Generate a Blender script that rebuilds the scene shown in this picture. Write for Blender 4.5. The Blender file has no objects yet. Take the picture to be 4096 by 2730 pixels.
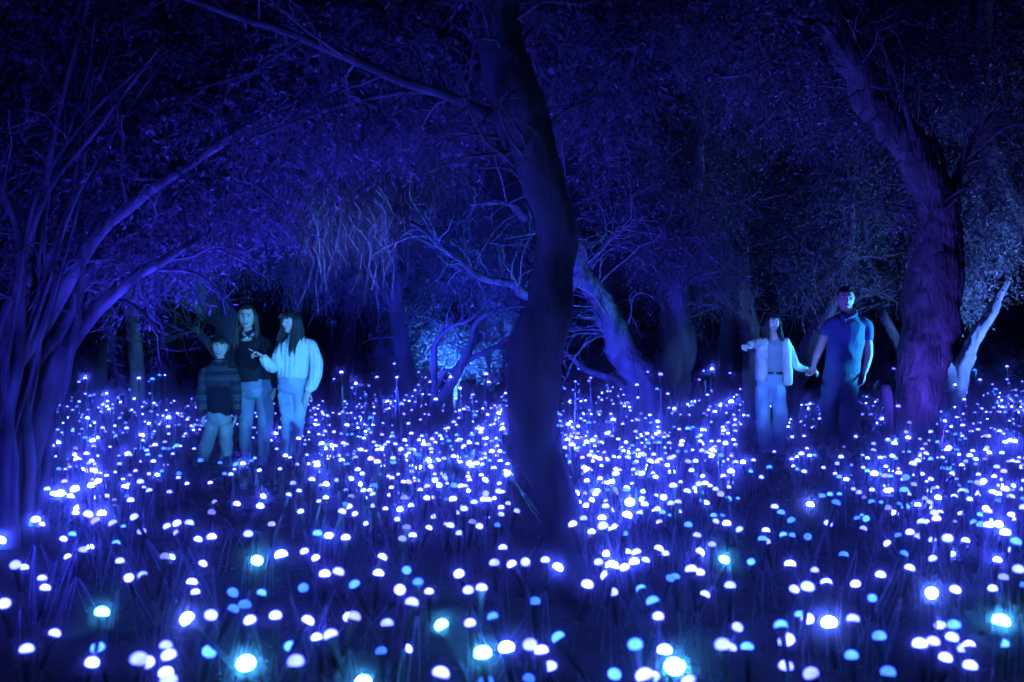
import bpy, bmesh, math, random
import numpy as np
from mathutils import Vector, Matrix, Euler, noise

random.seed(7); RNG = np.random.default_rng(7)
sc = bpy.context.scene
COL = sc.collection

# ------------------------------------------------------------------ camera
CAMH, LENS = 1.25, 35.0
FPX = 4096 * LENS / 36.0                       # focal length in pixels of the 4096 px photograph
cam = bpy.data.cameras.new('camera'); cam_o = bpy.data.objects.new('camera', cam); COL.objects.link(cam_o)
cam.lens = LENS; cam.sensor_width = 36.0; cam.clip_start = 0.05; cam.clip_end = 600
cam_o.location = (0, 0, CAMH); cam_o.rotation_euler = (math.radians(90), 0, 0)
cam.dof.use_dof = True; cam.dof.focus_distance = 10.3; cam.dof.aperture_fstop = 2.6
sc.camera = cam_o

# ------------------------------------------------------------------ night sky, exposure, render settings
world = bpy.data.worlds.new('World'); sc.world = world; world.use_nodes = True
wn = world.node_tree
bg = wn.nodes['Background']
bg.inputs[0].default_value = (0.10, 0.03, 1.0, 1); bg.inputs[1].default_value = 0.011
sc.view_settings.view_transform = 'Standard'; sc.view_settings.look = 'None'
sc.view_settings.exposure = 0.0; sc.view_settings.gamma = 1.0
sc.render.engine = 'CYCLES'
cy = sc.cycles
cy.use_denoising = True; cy.denoiser = 'OPENIMAGEDENOISE'
cy.use_light_tree = True
cy.use_adaptive_sampling = True; cy.adaptive_threshold = 0.03
cy.max_bounces = 3; cy.diffuse_bounces = 1; cy.glossy_bounces = 1; cy.transmission_bounces = 2; cy.volume_bounces = 0
cy.transparent_max_bounces = 8
cy.sample_clamp_indirect = 6.0
cy.caustics_reflective = False; cy.caustics_refractive = False

# moon: the one faint directional light of the night
moon = bpy.data.lights.new('moon', 'SUN'); moon.energy = 0.02; moon.angle = math.radians(0.5); moon.color = (0.45, 0.4, 1.0)
moon_o = bpy.data.objects.new('moon', moon); COL.objects.link(moon_o); moon_o.rotation_euler = (math.radians(35), math.radians(-20), 0)

# ------------------------------------------------------------------ helpers
def P(px, py, d):
    """point at forward distance d whose place in the 4096x2730 picture is (px, py)"""
    return Vector(((px - 2048) / FPX * d, d, CAMH + (1365 - py) / FPX * d))

def principled(name):
    m = bpy.data.materials.new(name); m.use_nodes = True
    return m, m.node_tree, m.node_tree.nodes['Principled BSDF']

def surf(name, c1, c2=None, scale=6.0, rough=0.8, bump=0.0, bscale=None, stretch=(1, 1, 1), detail=6, spec=0.3, coord='Object', kind='noise', dist=0.01):
    """two-tone noise colour with noise / voronoi / wave relief"""
    m, nt, b = principled(name)
    N, L = nt.nodes.new, nt.links.new
    tc = N('ShaderNodeTexCoord'); mp = N('ShaderNodeMapping'); mp.inputs['Scale'].default_value = stretch
    L(tc.outputs[coord], mp.inputs[0])
    n = N('ShaderNodeTexNoise'); n.inputs['Scale'].default_value = scale; n.inputs['Detail'].default_value = detail
    L(mp.outputs[0], n.inputs['Vector'])
    r = N('ShaderNodeValToRGB'); r.color_ramp.elements[0].position = 0.35; r.color_ramp.elements[1].position = 0.68
    r.color_ramp.elements[0].color = (*c1, 1); r.color_ramp.elements[1].color = (*(c2 or c1), 1)
    L(n.outputs['Fac'], r.inputs[0]); L(r.outputs[0], b.inputs['Base Color'])
    b.inputs['Roughness'].default_value = rough; b.inputs['Specular IOR Level'].default_value = spec
    if bump:
        if kind == 'voronoi':
            t = N('ShaderNodeTexVoronoi'); t.feature = 'DISTANCE_TO_EDGE'; out = 'Distance'
        elif kind == 'wave':
            t = N('ShaderNodeTexWave'); t.inputs['Distortion'].default_value = 3; out = 'Fac'
        else:
            t = N('ShaderNodeTexNoise'); t.inputs['Detail'].default_value = detail; out = 'Fac'
        t.inputs['Scale'].default_value = bscale or scale * 3
        L(mp.outputs[0], t.inputs['Vector'])
        bp = N('ShaderNodeBump'); bp.inputs['Strength'].default_value = bump; bp.inputs['Distance'].default_value = dist
        L(t.outputs[out], bp.inputs['Height']); L(bp.outputs[0], b.inputs['Normal'])
    return m

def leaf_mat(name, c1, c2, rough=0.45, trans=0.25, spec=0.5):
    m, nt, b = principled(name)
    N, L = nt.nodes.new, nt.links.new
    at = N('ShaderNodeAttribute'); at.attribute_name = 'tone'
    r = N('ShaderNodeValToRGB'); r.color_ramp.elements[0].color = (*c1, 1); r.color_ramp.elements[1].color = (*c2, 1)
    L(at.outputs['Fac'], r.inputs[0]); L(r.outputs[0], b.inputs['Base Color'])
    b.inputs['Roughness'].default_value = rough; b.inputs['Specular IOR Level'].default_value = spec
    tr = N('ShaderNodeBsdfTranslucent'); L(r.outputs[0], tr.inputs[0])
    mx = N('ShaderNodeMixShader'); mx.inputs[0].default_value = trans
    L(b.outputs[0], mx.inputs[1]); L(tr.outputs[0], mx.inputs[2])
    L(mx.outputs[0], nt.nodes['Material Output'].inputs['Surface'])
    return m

def emit(name, c, frost=False):
    m = bpy.data.materials.new(name); m.use_nodes = True; nt = m.node_tree; nt.nodes.clear(); N, L = nt.nodes.new, nt.links.new
    o = N('ShaderNodeOutputMaterial'); e = N('ShaderNodeEmission')
    e.inputs[0].default_value = (*c, 1); e.inputs[1].default_value = 1.0
    if frost:                                   # every lamp has its own output; the frosted cap is cloudy
        oi = N('ShaderNodeObjectInfo'); ge = N('ShaderNodeNewGeometry'); ad = N('ShaderNodeMath'); ad.operation = 'ADD'; fr = N('ShaderNodeMath'); fr.operation = 'FRACT'
        L(oi.outputs['Random'], ad.inputs[0]); L(ge.outputs['Random Per Island'], ad.inputs[1]); L(ad.outputs[0], fr.inputs[0])
        mr = N('ShaderNodeMapRange'); mr.inputs['To Min'].default_value = .4; mr.inputs['To Max'].default_value = 1.5; L(fr.outputs[0], mr.inputs['Value'])
        no = N('ShaderNodeTexNoise'); no.inputs['Scale'].default_value = 34; no.inputs['Detail'].default_value = 1; L(ge.outputs['Position'], no.inputs['Vector'])
        mr2 = N('ShaderNodeMapRange'); mr2.inputs['From Min'].default_value = .3; mr2.inputs['From Max'].default_value = .7; mr2.inputs['To Min'].default_value = .72; mr2.inputs['To Max'].default_value = 1.2; L(no.outputs['Fac'], mr2.inputs['Value'])
        mu = N('ShaderNodeMath'); mu.operation = 'MULTIPLY'; L(mr.outputs[0], mu.inputs[0]); L(mr2.outputs[0], mu.inputs[1]); L(mu.outputs[0], e.inputs[1])
    L(e.outputs[0], o.inputs[0]); return m

def link(o, parent=None, label=None, cat=None, group=None, kind=None):
    COL.objects.link(o)
    if parent: o.parent = parent
    if label: o['label'] = label
    if cat: o['category'] = cat
    if group: o['group'] = group
    if kind: o['kind'] = kind
    return o

def empty(name, loc, label, cat, group=None, rot=(0, 0, 0)):
    o = bpy.data.objects.new(name, None); o.empty_display_size = 0.1
    o.location = loc; o.rotation_euler = rot
    return link(o, None, label, cat, group)

def mesh_np(name, V, F, mats=None, smooth=True, midx=None, tone=None):
    """V (n,3), F (m,k) arrays with k = 3 or 4"""
    me = bpy.data.meshes.new(name)
    V = np.asarray(V, dtype=np.float32); F = np.asarray(F, dtype=np.int32)
    k = F.shape[1]
    me.vertices.add(len(V)); me.vertices.foreach_set('co', V.ravel())
    me.loops.add(F.size); me.loops.foreach_set('vertex_index', F.ravel())
    me.polygons.add(len(F))
    me.polygons.foreach_set('loop_start', np.arange(0, F.size, k, dtype=np.int32))
    if smooth: me.polygons.foreach_set('use_smooth', np.ones(len(F), dtype=bool))
    if midx is not None: me.polygons.foreach_set('material_index', np.asarray(midx, dtype=np.int32))
    if tone is not None:
        a = me.attributes.new('tone', 'FLOAT', 'POINT'); a.data.foreach_set('value', np.asarray(tone, dtype=np.float32))
    for m in (mats if isinstance(mats, (list, tuple)) else [mats] if mats else []): me.materials.append(m)
    me.update(calc_edges=True); me.validate()
    return me

class MB:
    """collects quads"""
    def __init__(s): s.V = []; s.F = []; s.M = []; s.n = 0
    def add(s, V, F, mi=0):
        V = np.asarray(V, dtype=np.float32).reshape(-1, 3); F = np.asarray(F, dtype=np.int32)
        s.V.append(V); s.F.append(F + s.n); s.M.append(np.full(len(F), mi)); s.n += len(V)
    def mesh(s, name, mats, origin=None, smooth=True):
        V = np.concatenate(s.V)
        if origin is not None: V = V - np.array(origin, dtype=np.float32)
        return mesh_np(name, V, np.concatenate(s.F), mats, smooth, np.concatenate(s.M))
    def obj(s, name, mats, parent=None, origin=None, smooth=True, **kw):
        o = bpy.data.objects.new(name, s.mesh(name, mats, origin, smooth)); return link(o, parent, **kw)

def spline(pts, n):
    """Catmull-Rom through the rows of pts, n samples"""
    p = np.asarray(pts, dtype=float); m = len(p)
    if m == 2: return p[0] + np.linspace(0, 1, n)[:, None] * (p[1] - p[0])
    q = np.vstack([2 * p[0] - p[1], p, 2 * p[-1] - p[-2]])
    t = np.linspace(0, m - 1 - 1e-9, n); i = t.astype(int); u = (t - i)[:, None]
    a, b, c, d = q[i], q[i + 1], q[i + 2], q[i + 3]
    return 0.5 * (2 * b + (c - a) * u + (2 * a - 5 * b + 4 * c - d) * u ** 2 + (3 * b - a - 3 * c + d) * u ** 3)

def tube(pts, rad, seg=10, caps=True, ref=(0, -1, 0), lump=0.0, lfreq=3.0, seed=0, ridge=0.0):
    """rings along pts; rad is (n,) or (n,2); returns quads"""
    p = np.asarray(pts, dtype=float); n = len(p)
    r = np.asarray(rad, dtype=float)
    if r.ndim == 1: r = np.stack([r, r], 1)
    t = np.gradient(p, axis=0); t /= np.linalg.norm(t, axis=1)[:, None] + 1e-9
    ref = np.asarray(ref, dtype=float)
    side = np.cross(t, ref); bad = np.linalg.norm(side, axis=1) < 0.15
    side[bad] = np.cross(t[bad], np.array([1.0, 0.02, 0.0]))
    side /= np.linalg.norm(side, axis=1)[:, None] + 1e-9
    up = np.cross(side, t)
    a = np.linspace(0, 2 * math.pi, seg, endpoint=False)
    ring = side[:, None, :] * (np.cos(a)[None, :, None] * r[:, 0, None, None]) + up[:, None, :] * (np.sin(a)[None, :, None] * r[:, 1, None, None])
    V = p[:, None, :] + ring
    if lump:
        for i in range(n):
            for j in range(seg):
                w = noise.noise(Vector(V[i, j] * lfreq) + Vector((seed * 7.1, 0, 0))) + 0.5 * noise.noise(Vector(V[i, j] * lfreq * 2.7) + Vector((0, seed, 3)))
                f = 1 + lump * w
                if ridge:
                    q = Vector((V[i, j][0], V[i, j][1], V[i, j][2] * .22)) * 16 + Vector((seed, 0, 0)); rn = np.linalg.norm(ring[i, j])
                    f += ridge / max(rn, .02) * (.5 - 1.6 * abs(noise.noise(q)) - .8 * abs(noise.noise(q * 2.3)))
                V[i, j] = p[i] + ring[i, j] * f
    V = V.reshape(-1, 3)
    i = np.arange(n - 1)[:, None] * seg; j = np.arange(seg)[None, :]; j2 = (j + 1) % seg
    F = np.stack([i + j, i + j2, i + seg + j2, i + seg + j], -1).reshape(-1, 4)
    if caps:
        c0, c1 = len(V), len(V) + 1
        V = np.vstack([V, p[0] - t[0] * 0.0, p[-1]])
        jj = np.arange(0, seg, 2)
        F = np.vstack([F, np.stack([np.full(len(jj), c0), (jj + 2) % seg, (jj + 1) % seg, jj], 1),
                       np.stack([np.full(len(jj), c1), (n - 1) * seg + jj, (n - 1) * seg + (jj + 1) % seg, (n - 1) * seg + (jj + 2) % seg], 1)])
    return V, F

# ------------------------------------------------------------------ materials
M_ground = surf('ground_soil', (0.055, 0.045, 0.04), (0.17, 0.14, 0.12), 3.0, 0.9, 0.6, 28, detail=9, dist=0.03)
M_litter = leaf_mat('leaf_litter', (0.08, 0.06, 0.05), (0.34, 0.28, 0.24), 0.6, 0.1, 0.3)
M_bark = surf('bark', (0.07, 0.055, 0.05), (0.22, 0.18, 0.17), 7, 0.9, 0.9, 22, (1, 1, 0.28), kind='voronoi', dist=0.03)
M_barkdark = surf('bark_dark', (0.05, 0.042, 0.042), (0.2, 0.17, 0.17), 6, 0.95, 0.8, 18, (1, 1, 0.3), dist=0.03)
M_barksmooth = surf('bark_smooth', (0.05, 0.042, 0.042), (0.27, 0.22, 0.23), 9, 0.85, 0.5, 24, (1, 1, 0.4), dist=0.015)
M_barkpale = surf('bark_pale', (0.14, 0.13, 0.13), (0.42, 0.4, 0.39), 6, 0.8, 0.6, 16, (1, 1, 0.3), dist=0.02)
M_leaf_near = leaf_mat('leaf_olive_glint', (0.035, 0.035, 0.032), (0.46, 0.38, 0.42), 0.5, 0.3)  # pale end of the tone paints bright highlights onto some leaves
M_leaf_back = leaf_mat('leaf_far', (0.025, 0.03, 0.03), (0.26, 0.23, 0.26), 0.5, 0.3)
M_leaf_right = leaf_mat('leaf_evergreen', (0.03, 0.04, 0.035), (0.4, 0.32, 0.33), 0.35, 0.25, 0.6)
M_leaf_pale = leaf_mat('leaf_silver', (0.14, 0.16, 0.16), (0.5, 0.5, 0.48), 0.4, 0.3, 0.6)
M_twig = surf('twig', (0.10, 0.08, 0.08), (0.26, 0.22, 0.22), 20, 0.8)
M_twiglit = surf('twig_lit', (0.4, 0.38, 0.36), (0.6, 0.57, 0.55), 20, 0.7)  # pale copy of the twig colour, with strong white light put into it
M_black = surf('black_plastic', (0.012, 0.012, 0.014), (0.03, 0.03, 0.033), 30, 0.45, 0.1, 60)
M_fibre = surf('fibre_rod', (0.10, 0.10, 0.11), (0.38, 0.38, 0.4), 40, 0.3, spec=0.6)
M_grass = surf('dry_grass', (0.10, 0.085, 0.06), (0.24, 0.2, 0.15), 9, 0.8)
LAMP = {k: emit('lamp_' + n, c, True) for k, n, c in (('w', 'white', (1.5, 1.95, 28)), ('p', 'violet_white', (1.6, 1.55, 30)), ('c', 'cyan', (.2, .8, 11)), ('d', 'dim', (.45, .55, 2.6)),
        ('g', 'bright', (9, 15, 200)), ('G', 'glaring_cyan', (10, 75, 170)), ('B', 'glaring_blue', (16, 30, 220)))}
LK = list(LAMP)

# ------------------------------------------------------------------ ground
def axis(lo, hi, flo, fhi, fine, coarse):
    a = np.arange(flo, fhi, fine)
    return np.concatenate([np.linspace(lo, flo, coarse, endpoint=False), a, np.linspace(fhi, hi, coarse)])
def ground_z(x, y):
    v = Vector((x * 0.8, y * 0.8, 0.3)); w = Vector((x * 4.0, y * 4.0, 1.3))
    return 0.035 * noise.noise(v) + 0.014 * noise.noise(w)
gx = axis(-150, 150, -13, 13, 0.13, 14); gy = axis(-60, 250, 1.0, 24, 0.13, 14)
GX, GY = np.meshgrid(gx, gy)
GZ = np.array([ground_z(a, b) for a, b in zip(GX.ravel(), GY.ravel())])
nx, ny = len(gx), len(gy)
gi = (np.arange(ny - 1)[:, None] * nx + np.arange(nx - 1)[None, :]).ravel()
me = mesh_np('ground', np.stack([GX.ravel(), GY.ravel(), GZ], 1), np.stack([gi, gi + 1, gi + nx + 1, gi + nx], 1), M_ground)
ground = link(bpy.data.objects.new('ground', me), kind='structure')

# ------------------------------------------------------------------ leaves and twigs
def unit(a): return a / (np.linalg.norm(a, axis=-1, keepdims=True) + 1e-9)
def leaf_quads(base, d, L, W, rng, fold=0.25):
    n = len(base)
    side = unit(np.cross(d, rng.normal(size=(n, 3)))); nor = np.cross(side, d)
    L = L[:, None]; W = W[:, None]
    mid = base + d * L * 0.45
    V = np.stack([base, mid + side * W * 0.5 + nor * W * fold, base + d * L - nor * L * 0.08, mid - side * W * 0.5 + nor * W * fold], 1)
    return V.reshape(-1, 3), np.arange(4 * n).reshape(-1, 4)
def ell(n, rng):
    p = unit(rng.normal(size=(n, 3))) * (rng.random((n, 1)) ** 0.45)
    return p
def foliage(blobs, leafL, leafW, nleaf, tlen, droop, rng, down=0.3, twig_r=0.0022, twigs=True, outward=0.6, horiz=1.0, clump=1.3, thr=-.22):
    """blobs: (px, py, depth, rx_px, ry_px, r_depth_m, n_twigs). returns leaf V,F,tone and twig V,F"""
    S, D = [], []
    for (px, py, d, rx, ry, rd, n) in blobs:
        c = np.array(P(px, py, d)); q = ell(n, rng)
        r = np.array([rx / FPX * d, rd, ry / FPX * d])
        S.append(c + q * r)
        D.append(unit(unit(rng.normal(size=(n, 3)) * np.array([horiz, horiz, 0.6])) + outward * q + np.array([0, 0, -down])))
    S = np.concatenate(S); D = np.concatenate(D); n = len(S)
    nz = np.array([noise.noise(Vector(q * clump)) + .5 * noise.noise(Vector(q * clump * 2.3)) for q in S])
    keep = (S[:, 2] > 0.35) & (nz > thr); S, D = S[keep], D[keep]; n = len(S)
    Ls = tlen * rng.uniform(0.5, 1.3, n)
    t = np.clip((np.arange(nleaf)[None, :] + rng.random((n, nleaf))) / nleaf, 0.08, 1.0)
    pos = S[:, None] + D[:, None] * (Ls[:, None] * t)[..., None]
    pos[..., 2] -= droop * Ls[:, None] * t ** 2
    tang = D[:, None] + np.stack([0 * t, 0 * t, -2 * droop * t], -1)
    ld = unit(unit(tang) * 0.55 + rng.normal(size=pos.shape) * 0.5 + np.array([0, 0, -down * 0.6]))
    base = pos.reshape(-1, 3); ld = ld.reshape(-1, 3); m = len(base)
    sz = rng.uniform(0.55, 1.25, m)
    V, F = leaf_quads(base, ld, leafL * sz, leafW * sz * rng.uniform(0.8, 1.2, m), rng)
    tone = np.repeat(np.clip(rng.beta(1.6, 2.6, n)[:, None] * 0.7 + rng.random((n, nleaf)) * 0.35, 0, 1).reshape(-1), 4)
    if not twigs: return V, F, tone, None, None
    k = 4; tt = np.linspace(0, 1, k)
    c = S[:, None] + D[:, None] * (Ls[:, None] * tt)[..., None]; c[..., 2] -= droop * Ls[:, None] * tt ** 2
    a1 = unit(np.cross(D, rng.normal(size=(n, 3)))); a2 = np.cross(D, a1)
    rr = twig_r * np.array([1.0, 0.85, 0.6, 0.3])
    ring = np.stack([a1, -0.5 * a1 + 0.866 * a2, -0.5 * a1 - 0.866 * a2], 1)      # n,3,3
    TV = c[:, :, None, :] + ring[:, None, :, :] * rr[None, :, None, None]
    idx = (np.arange(n)[:, None, None] * (k * 3) + np.arange(k - 1)[None, :, None] * 3)
    j = np.arange(3)[None, None, :]; j2 = (j + 1) % 3
    TF = np.stack([idx + j, idx + j2, idx + 3 + j2, idx + 3 + j], -1).reshape(-1, 4)
    return V, F, tone, TV.reshape(-1, 3), TF

def add_crown(parent, blobs, mat, tmat, leafL, leafW, nleaf, tlen, droop, seed, name='crown', **kw):
    rng = np.random.default_rng(seed); org = np.array(parent.location) if parent else np.zeros(3)
    V, F, tone, TV, TF = foliage(blobs, leafL, leafW, nleaf, tlen, droop, rng, **kw)
    c = bpy.data.objects.new(name, mesh_np(name, V - org, F, mat, False, tone=tone)); link(c, parent)
    if TV is not None:
        t = bpy.data.objects.new('twigs', mesh_np('twigs', TV - org, TF, tmat, False)); link(t, c if parent else None, kind='stuff')
    return c

LIMBS = {}
def limb(parent, name, pts, d, mat, seg=12, lump=0.12, n=None, seed=0, dd=None, lfreq=3.0, rs=1.0, ridge=0.0):
    """pts: (px, py, width_px[, depth offset])"""
    w = np.array([np.array(P(p[0], p[1], d + (p[3] if len(p) > 3 else 0))) for p in pts])
    r = np.array([p[2] * 0.5 * rs / FPX * (d + (p[3] if len(p) > 3 else 0)) for p in pts])
    n = n or max(8, len(pts) * 6)
    c = spline(w, n); rad = spline(r[:, None], n)[:, 0].clip(0.002)
    kink = np.array([[noise.noise(Vector(q) * 3.1 + Vector((seed, 0, 0))), noise.noise(Vector(q) * 3.1 + Vector((0, seed, 5))), 0] for q in c]) * np.minimum(rad * .9, .05)[:, None]
    c = c + kink
    V, F = tube(c, rad, seg, True, lump=lump, lfreq=lfreq, seed=seed, ridge=ridge)
    mb = MB(); mb.add(V, F); LIMBS.setdefault(parent.name, []).append((c, rad))
    return mb.obj(name, mat, parent, origin=parent.location)
def twiggery(parent, n, length, seed, mat, droop=.15, rmin=.0025, rmax=.012, sub=3, zmin=1.2, tmin=.25):
    """forking fine twigs growing from the limbs of a tree"""
    rng = np.random.default_rng(seed); mb = MB(); src = LIMBS[parent.name]; wts = np.array([len(c) for c, _ in src], float); wts /= wts.sum()
    def grow(p, dr, L, r, lev):
        k = 7; pts = [p]; v = dr.copy()
        for i in range(k - 1):
            v = unit(v + rng.normal(size=3) * .22 + np.array([0, 0, -droop * i / k])); pts.append(pts[-1] + v * L / (k - 1))
        mb.add(*tube(pts, r * np.linspace(1, .3, k), 4 if lev == 0 else 3, False))
        if lev < 2:
            for _ in range(sub if lev == 0 else 2):
                i = rng.integers(2, k - 1); grow(np.array(pts[i]), unit(v + rng.normal(size=3) * .8), L * rng.uniform(.35, .65), r * .55, lev + 1)
    m = 0
    for _ in range(n * 5):
        c, rad = src[rng.choice(len(src), p=wts)]; i = int(rng.uniform(tmin, .98) * len(c)); i = min(i, len(c) - 2)
        if c[i][2] < zmin: continue
        t = unit(c[i + 1] - c[i]); dr = unit(np.cross(t, rng.normal(size=3)) + t * .5 + np.array([0, 0, .25]))
        grow(c[i] + dr * rad[i] * .6, dr, length * rng.uniform(.5, 1.4), float(np.clip(rad[i] * .35, rmin, rmax)), 0); m += 1
        if m >= n: break
    if m: mb.obj('branchlets', mat, parent, origin=parent.location, kind='stuff')

def tree(label, d, px, name='tree', group=None):
    b = P(px, 1365, d); return empty(name, (b.x, b.y, 0), label, 'tree', group)

# ---- centre trunk, near and out of focus
t = tree('dark leaning trunk in the centre foreground, out of focus, with a swollen knot', 5.0, 2285)
limb(t, 'trunk', [(2330, 2440, 330), (2290, 2360, 240), (2255, 2230, 190), (2220, 2050, 172), (2180, 1880, 172), (2141, 1741, 178), (2130, 1600, 196), (2142, 1440, 220), (2172, 1340, 218), (2208, 1230, 188), (2218, 1080, 170), (2208, 870, 158), (2172, 700, 180), (2105, 560, 205), (2050, 440, 215), (2020, 260, 195), (2008, 60, 176), (2010, -220, 165), (2040, -600, 140)],
     5.0, M_barkdark, 44, 0.10, 170, 3, lfreq=7, ridge=.009)
limb(t, 'branch', [(2040, 470, 70), (1930, 452, 48), (1780, 385, 42), (1600, 322, 40), (1350, 220, 36), (1120, 120, 30), (900, 50, 26), (600, -60, 20)], 5.0, M_barkdark, 10, 0.1, seed=4)
limb(t, 'branch', [(1960, 440, 26), (1700, 370, 22, .2), (1450, 400, 18, .3), (1250, 460, 15, .4), (1000, 560, 9, .5)], 5.0, M_barkdark, 8, 0.1, seed=5)
for k, (x1, x2, dz) in enumerate([(2250, 2120, -.1), (2300, 2460, .1), (2290, 2330, -.35), (2280, 2240, .3)]):
    limb(t, 'root', [(x1, 2290, 90, 0), ((x1 + x2) / 2, 2350, 80, dz * .5), (x2, 2385, 46, dz), (x2 * 2 - (x1 + x2) / 2, 2400, 20, dz * 1.4)], 5.0, M_barkdark, 12, .15, seed=k)
twiggery(t, 40, .5, 6, M_twig, zmin=1.9)
add_crown(t, [(1750, 120, 5.6, 420, 260, .6, 520), (1400, 350, 5.8, 330, 200, .6, 480), (1800, 500, 6.0, 220, 130, .5, 240), (2380, 150, 6.2, 330, 240, .6, 420), (2450, 430, 6.5, 200, 160, .5, 220), (2750, 60, 6.5, 260, 160, .7, 200)],
          M_leaf_near, M_twig, 0.046, 0.015, 12, 0.28, 0.25, 11)

# ---- left multi-stem tree, near, out of focus
t = tree('cluster of slender stems arching right from the left edge', 6.0, 60)
D = 6.0
limb(t, 'stem', [(40, 2200, 150), (75, 2000, 130), (110, 1830, 122), (190, 1550, 118), (262, 1400, 84), (400, 1230, 66), (540, 1105, 56), (650, 1050, 42), (800, 960, 28)], D, M_barksmooth, 22, 0.10, 70, seed=1, ridge=.004, rs=.85)
limb(t, 'stem', [(-100, 2200, 130), (-60, 1900, 112), (0, 1620, 104), (90, 1400, 92), (230, 1180, 82), (370, 980, 72), (470, 870, 56), (640, 740, 44), (850, 600, 36), (1080, 450, 28), (1300, 390, 20), (1500, 430, 10)], D - .25, M_barksmooth, 22, 0.10, 80, seed=2, ridge=.004, rs=.85)
limb(t, 'stem', [(10, 2200, 100), (40, 1900, 84), (60, 1700, 76), (150, 1450, 66), (250, 1280, 58), (350, 1090, 54), (500, 945, 48), (620, 880, 34), (780, 730, 28), (950, 700, 22), (1090, 760, 14)], D + .2, M_barksmooth, 12, 0.07, seed=3)
limb(t, 'stem', [(30, 2200, 60), (40, 1900, 52), (52, 1650, 46), (80, 1400, 42), (78, 1100, 38), (60, 920, 30), (20, 780, 22), (-40, 650, 14)], D - .4, M_barksmooth, 10, 0.07, seed=4)
limb(t, 'stem', [(120, 2180, 56), (108, 1800, 46), (118, 1500, 40), (135, 1220, 34), (165, 880, 26), (225, 500, 20), (340, 60, 14), (380, -160, 8)], D - .2, M_barksmooth, 10, 0.06, seed=5)
limb(t, 'stem', [(-160, 2200, 70), (-120, 1600, 56), (-60, 1050, 42), (40, 620, 30), (170, 300, 22), (330, 20, 16), (420, -140, 8)], D + .4, M_barksmooth, 10, 0.06, seed=6)
limb(t, 'stem', [(160, 2180, 44), (190, 1850, 36), (215, 1500, 30), (290, 1150, 26), (330, 880, 22), (420, 520, 18), (560, 240, 14), (760, 60, 9)], D + .5, M_barksmooth, 10, 0.06, seed=7)
limb(t, 'stem', [(-40, 2200, 90), (-30, 1800, 76), (10, 1500, 60), (40, 1260, 48), (180, 1020, 36), (330, 760, 28), (500, 620, 22), (640, 420, 16)], D + .1, M_barksmooth, 10, 0.06, seed=8)
rs_ = random.Random(77)
for k in range(12):
    x0 = rs_.uniform(-80, 190); x1 = x0 + rs_.uniform(-60, 120); x2 = x1 + rs_.uniform(0, 260); x3 = x2 + rs_.uniform(40, 520); w = rs_.uniform(12, 26)
    limb(t, 'stem', [(x0, 2190, w * 1.5), (x0 + rs_.uniform(-20, 20), 1850, w * 1.3), (x1, 1500, w * 1.15), ((x1 + x2) / 2, 1150, w), (x2, 800, w * .8), ((x2 + x3) / 2, 480, w * .6), (x3, rs_.uniform(0, 300), w * .35)], D + rs_.uniform(-.5, .9), M_barksmooth, 8, .06, seed=30 + k)
limb(t, 'branch', [(345, 960, 14), (335, 1060, 20), (312, 1290, 26), (274, 1500, 28), (250, 1590, 18), (240, 1645, 5)], D - .5, M_barksmooth, 8, 0.06, seed=9)
limb(t, 'branch', [(420, 1230, 20), (470, 1200, 18), (560, 1240, 14), (640, 1330, 10)], D + .1, M_barksmooth, 8, 0.06, seed=10)
limb(t, 'branch', [(560, 860, 24), (700, 720, 22), (850, 700, 20), (1010, 735, 16), (1100, 800, 8)], D, M_barksmooth, 8, 0.06, seed=12)
limb(t, 'branch', [(850, 600, 26), (1000, 520, 22), (1200, 480, 18), (1420, 520, 12), (1560, 560, 6)], D - .2, M_barksmooth, 8, 0.06, seed=13)
twiggery(t, 150, .55, 14, M_twig, .1, zmin=1.3)
add_crown(t, [(200, 250, 6.6, 420, 330, .9, 560), (700, 250, 6.6, 420, 330, .9, 800), (1150, 300, 6.4, 350, 260, .8, 620), (250, 750, 6.6, 330, 300, .8, 520), (650, 700, 6.4, 360, 230, .8, 760), (1000, 560, 6.2, 300, 170, .6, 1100), (900, 830, 6.5, 260, 130, .6, 700), (1150, 420, 6.3, 300, 150, .6, 600), (620, 1000, 6.5, 230, 120, .6, 340), (120, 1050, 6.8, 200, 170, .6, 170), (1350, 520, 6.0, 200, 100, .5, 330), (300, 0, 6.6, 420, 180, .8, 320), (1000, 40, 6.6, 420, 160, .8, 420)],
          M_leaf_near, M_twig, 0.044, 0.014, 13, 0.26, 0.3, 12)
add_crown(t, [(740, 960, 7.2, 220, 80, .5, 170), (600, 1140, 7.4, 160, 70, .4, 120), (900, 900, 7.2, 120, 60, .4, 90), (690, 1150, 7.4, 100, 40, .4, 60)],
          M_leaf_pale, M_twig, 0.06, 0.018, 10, 0.3, 0.5, 13)

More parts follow.
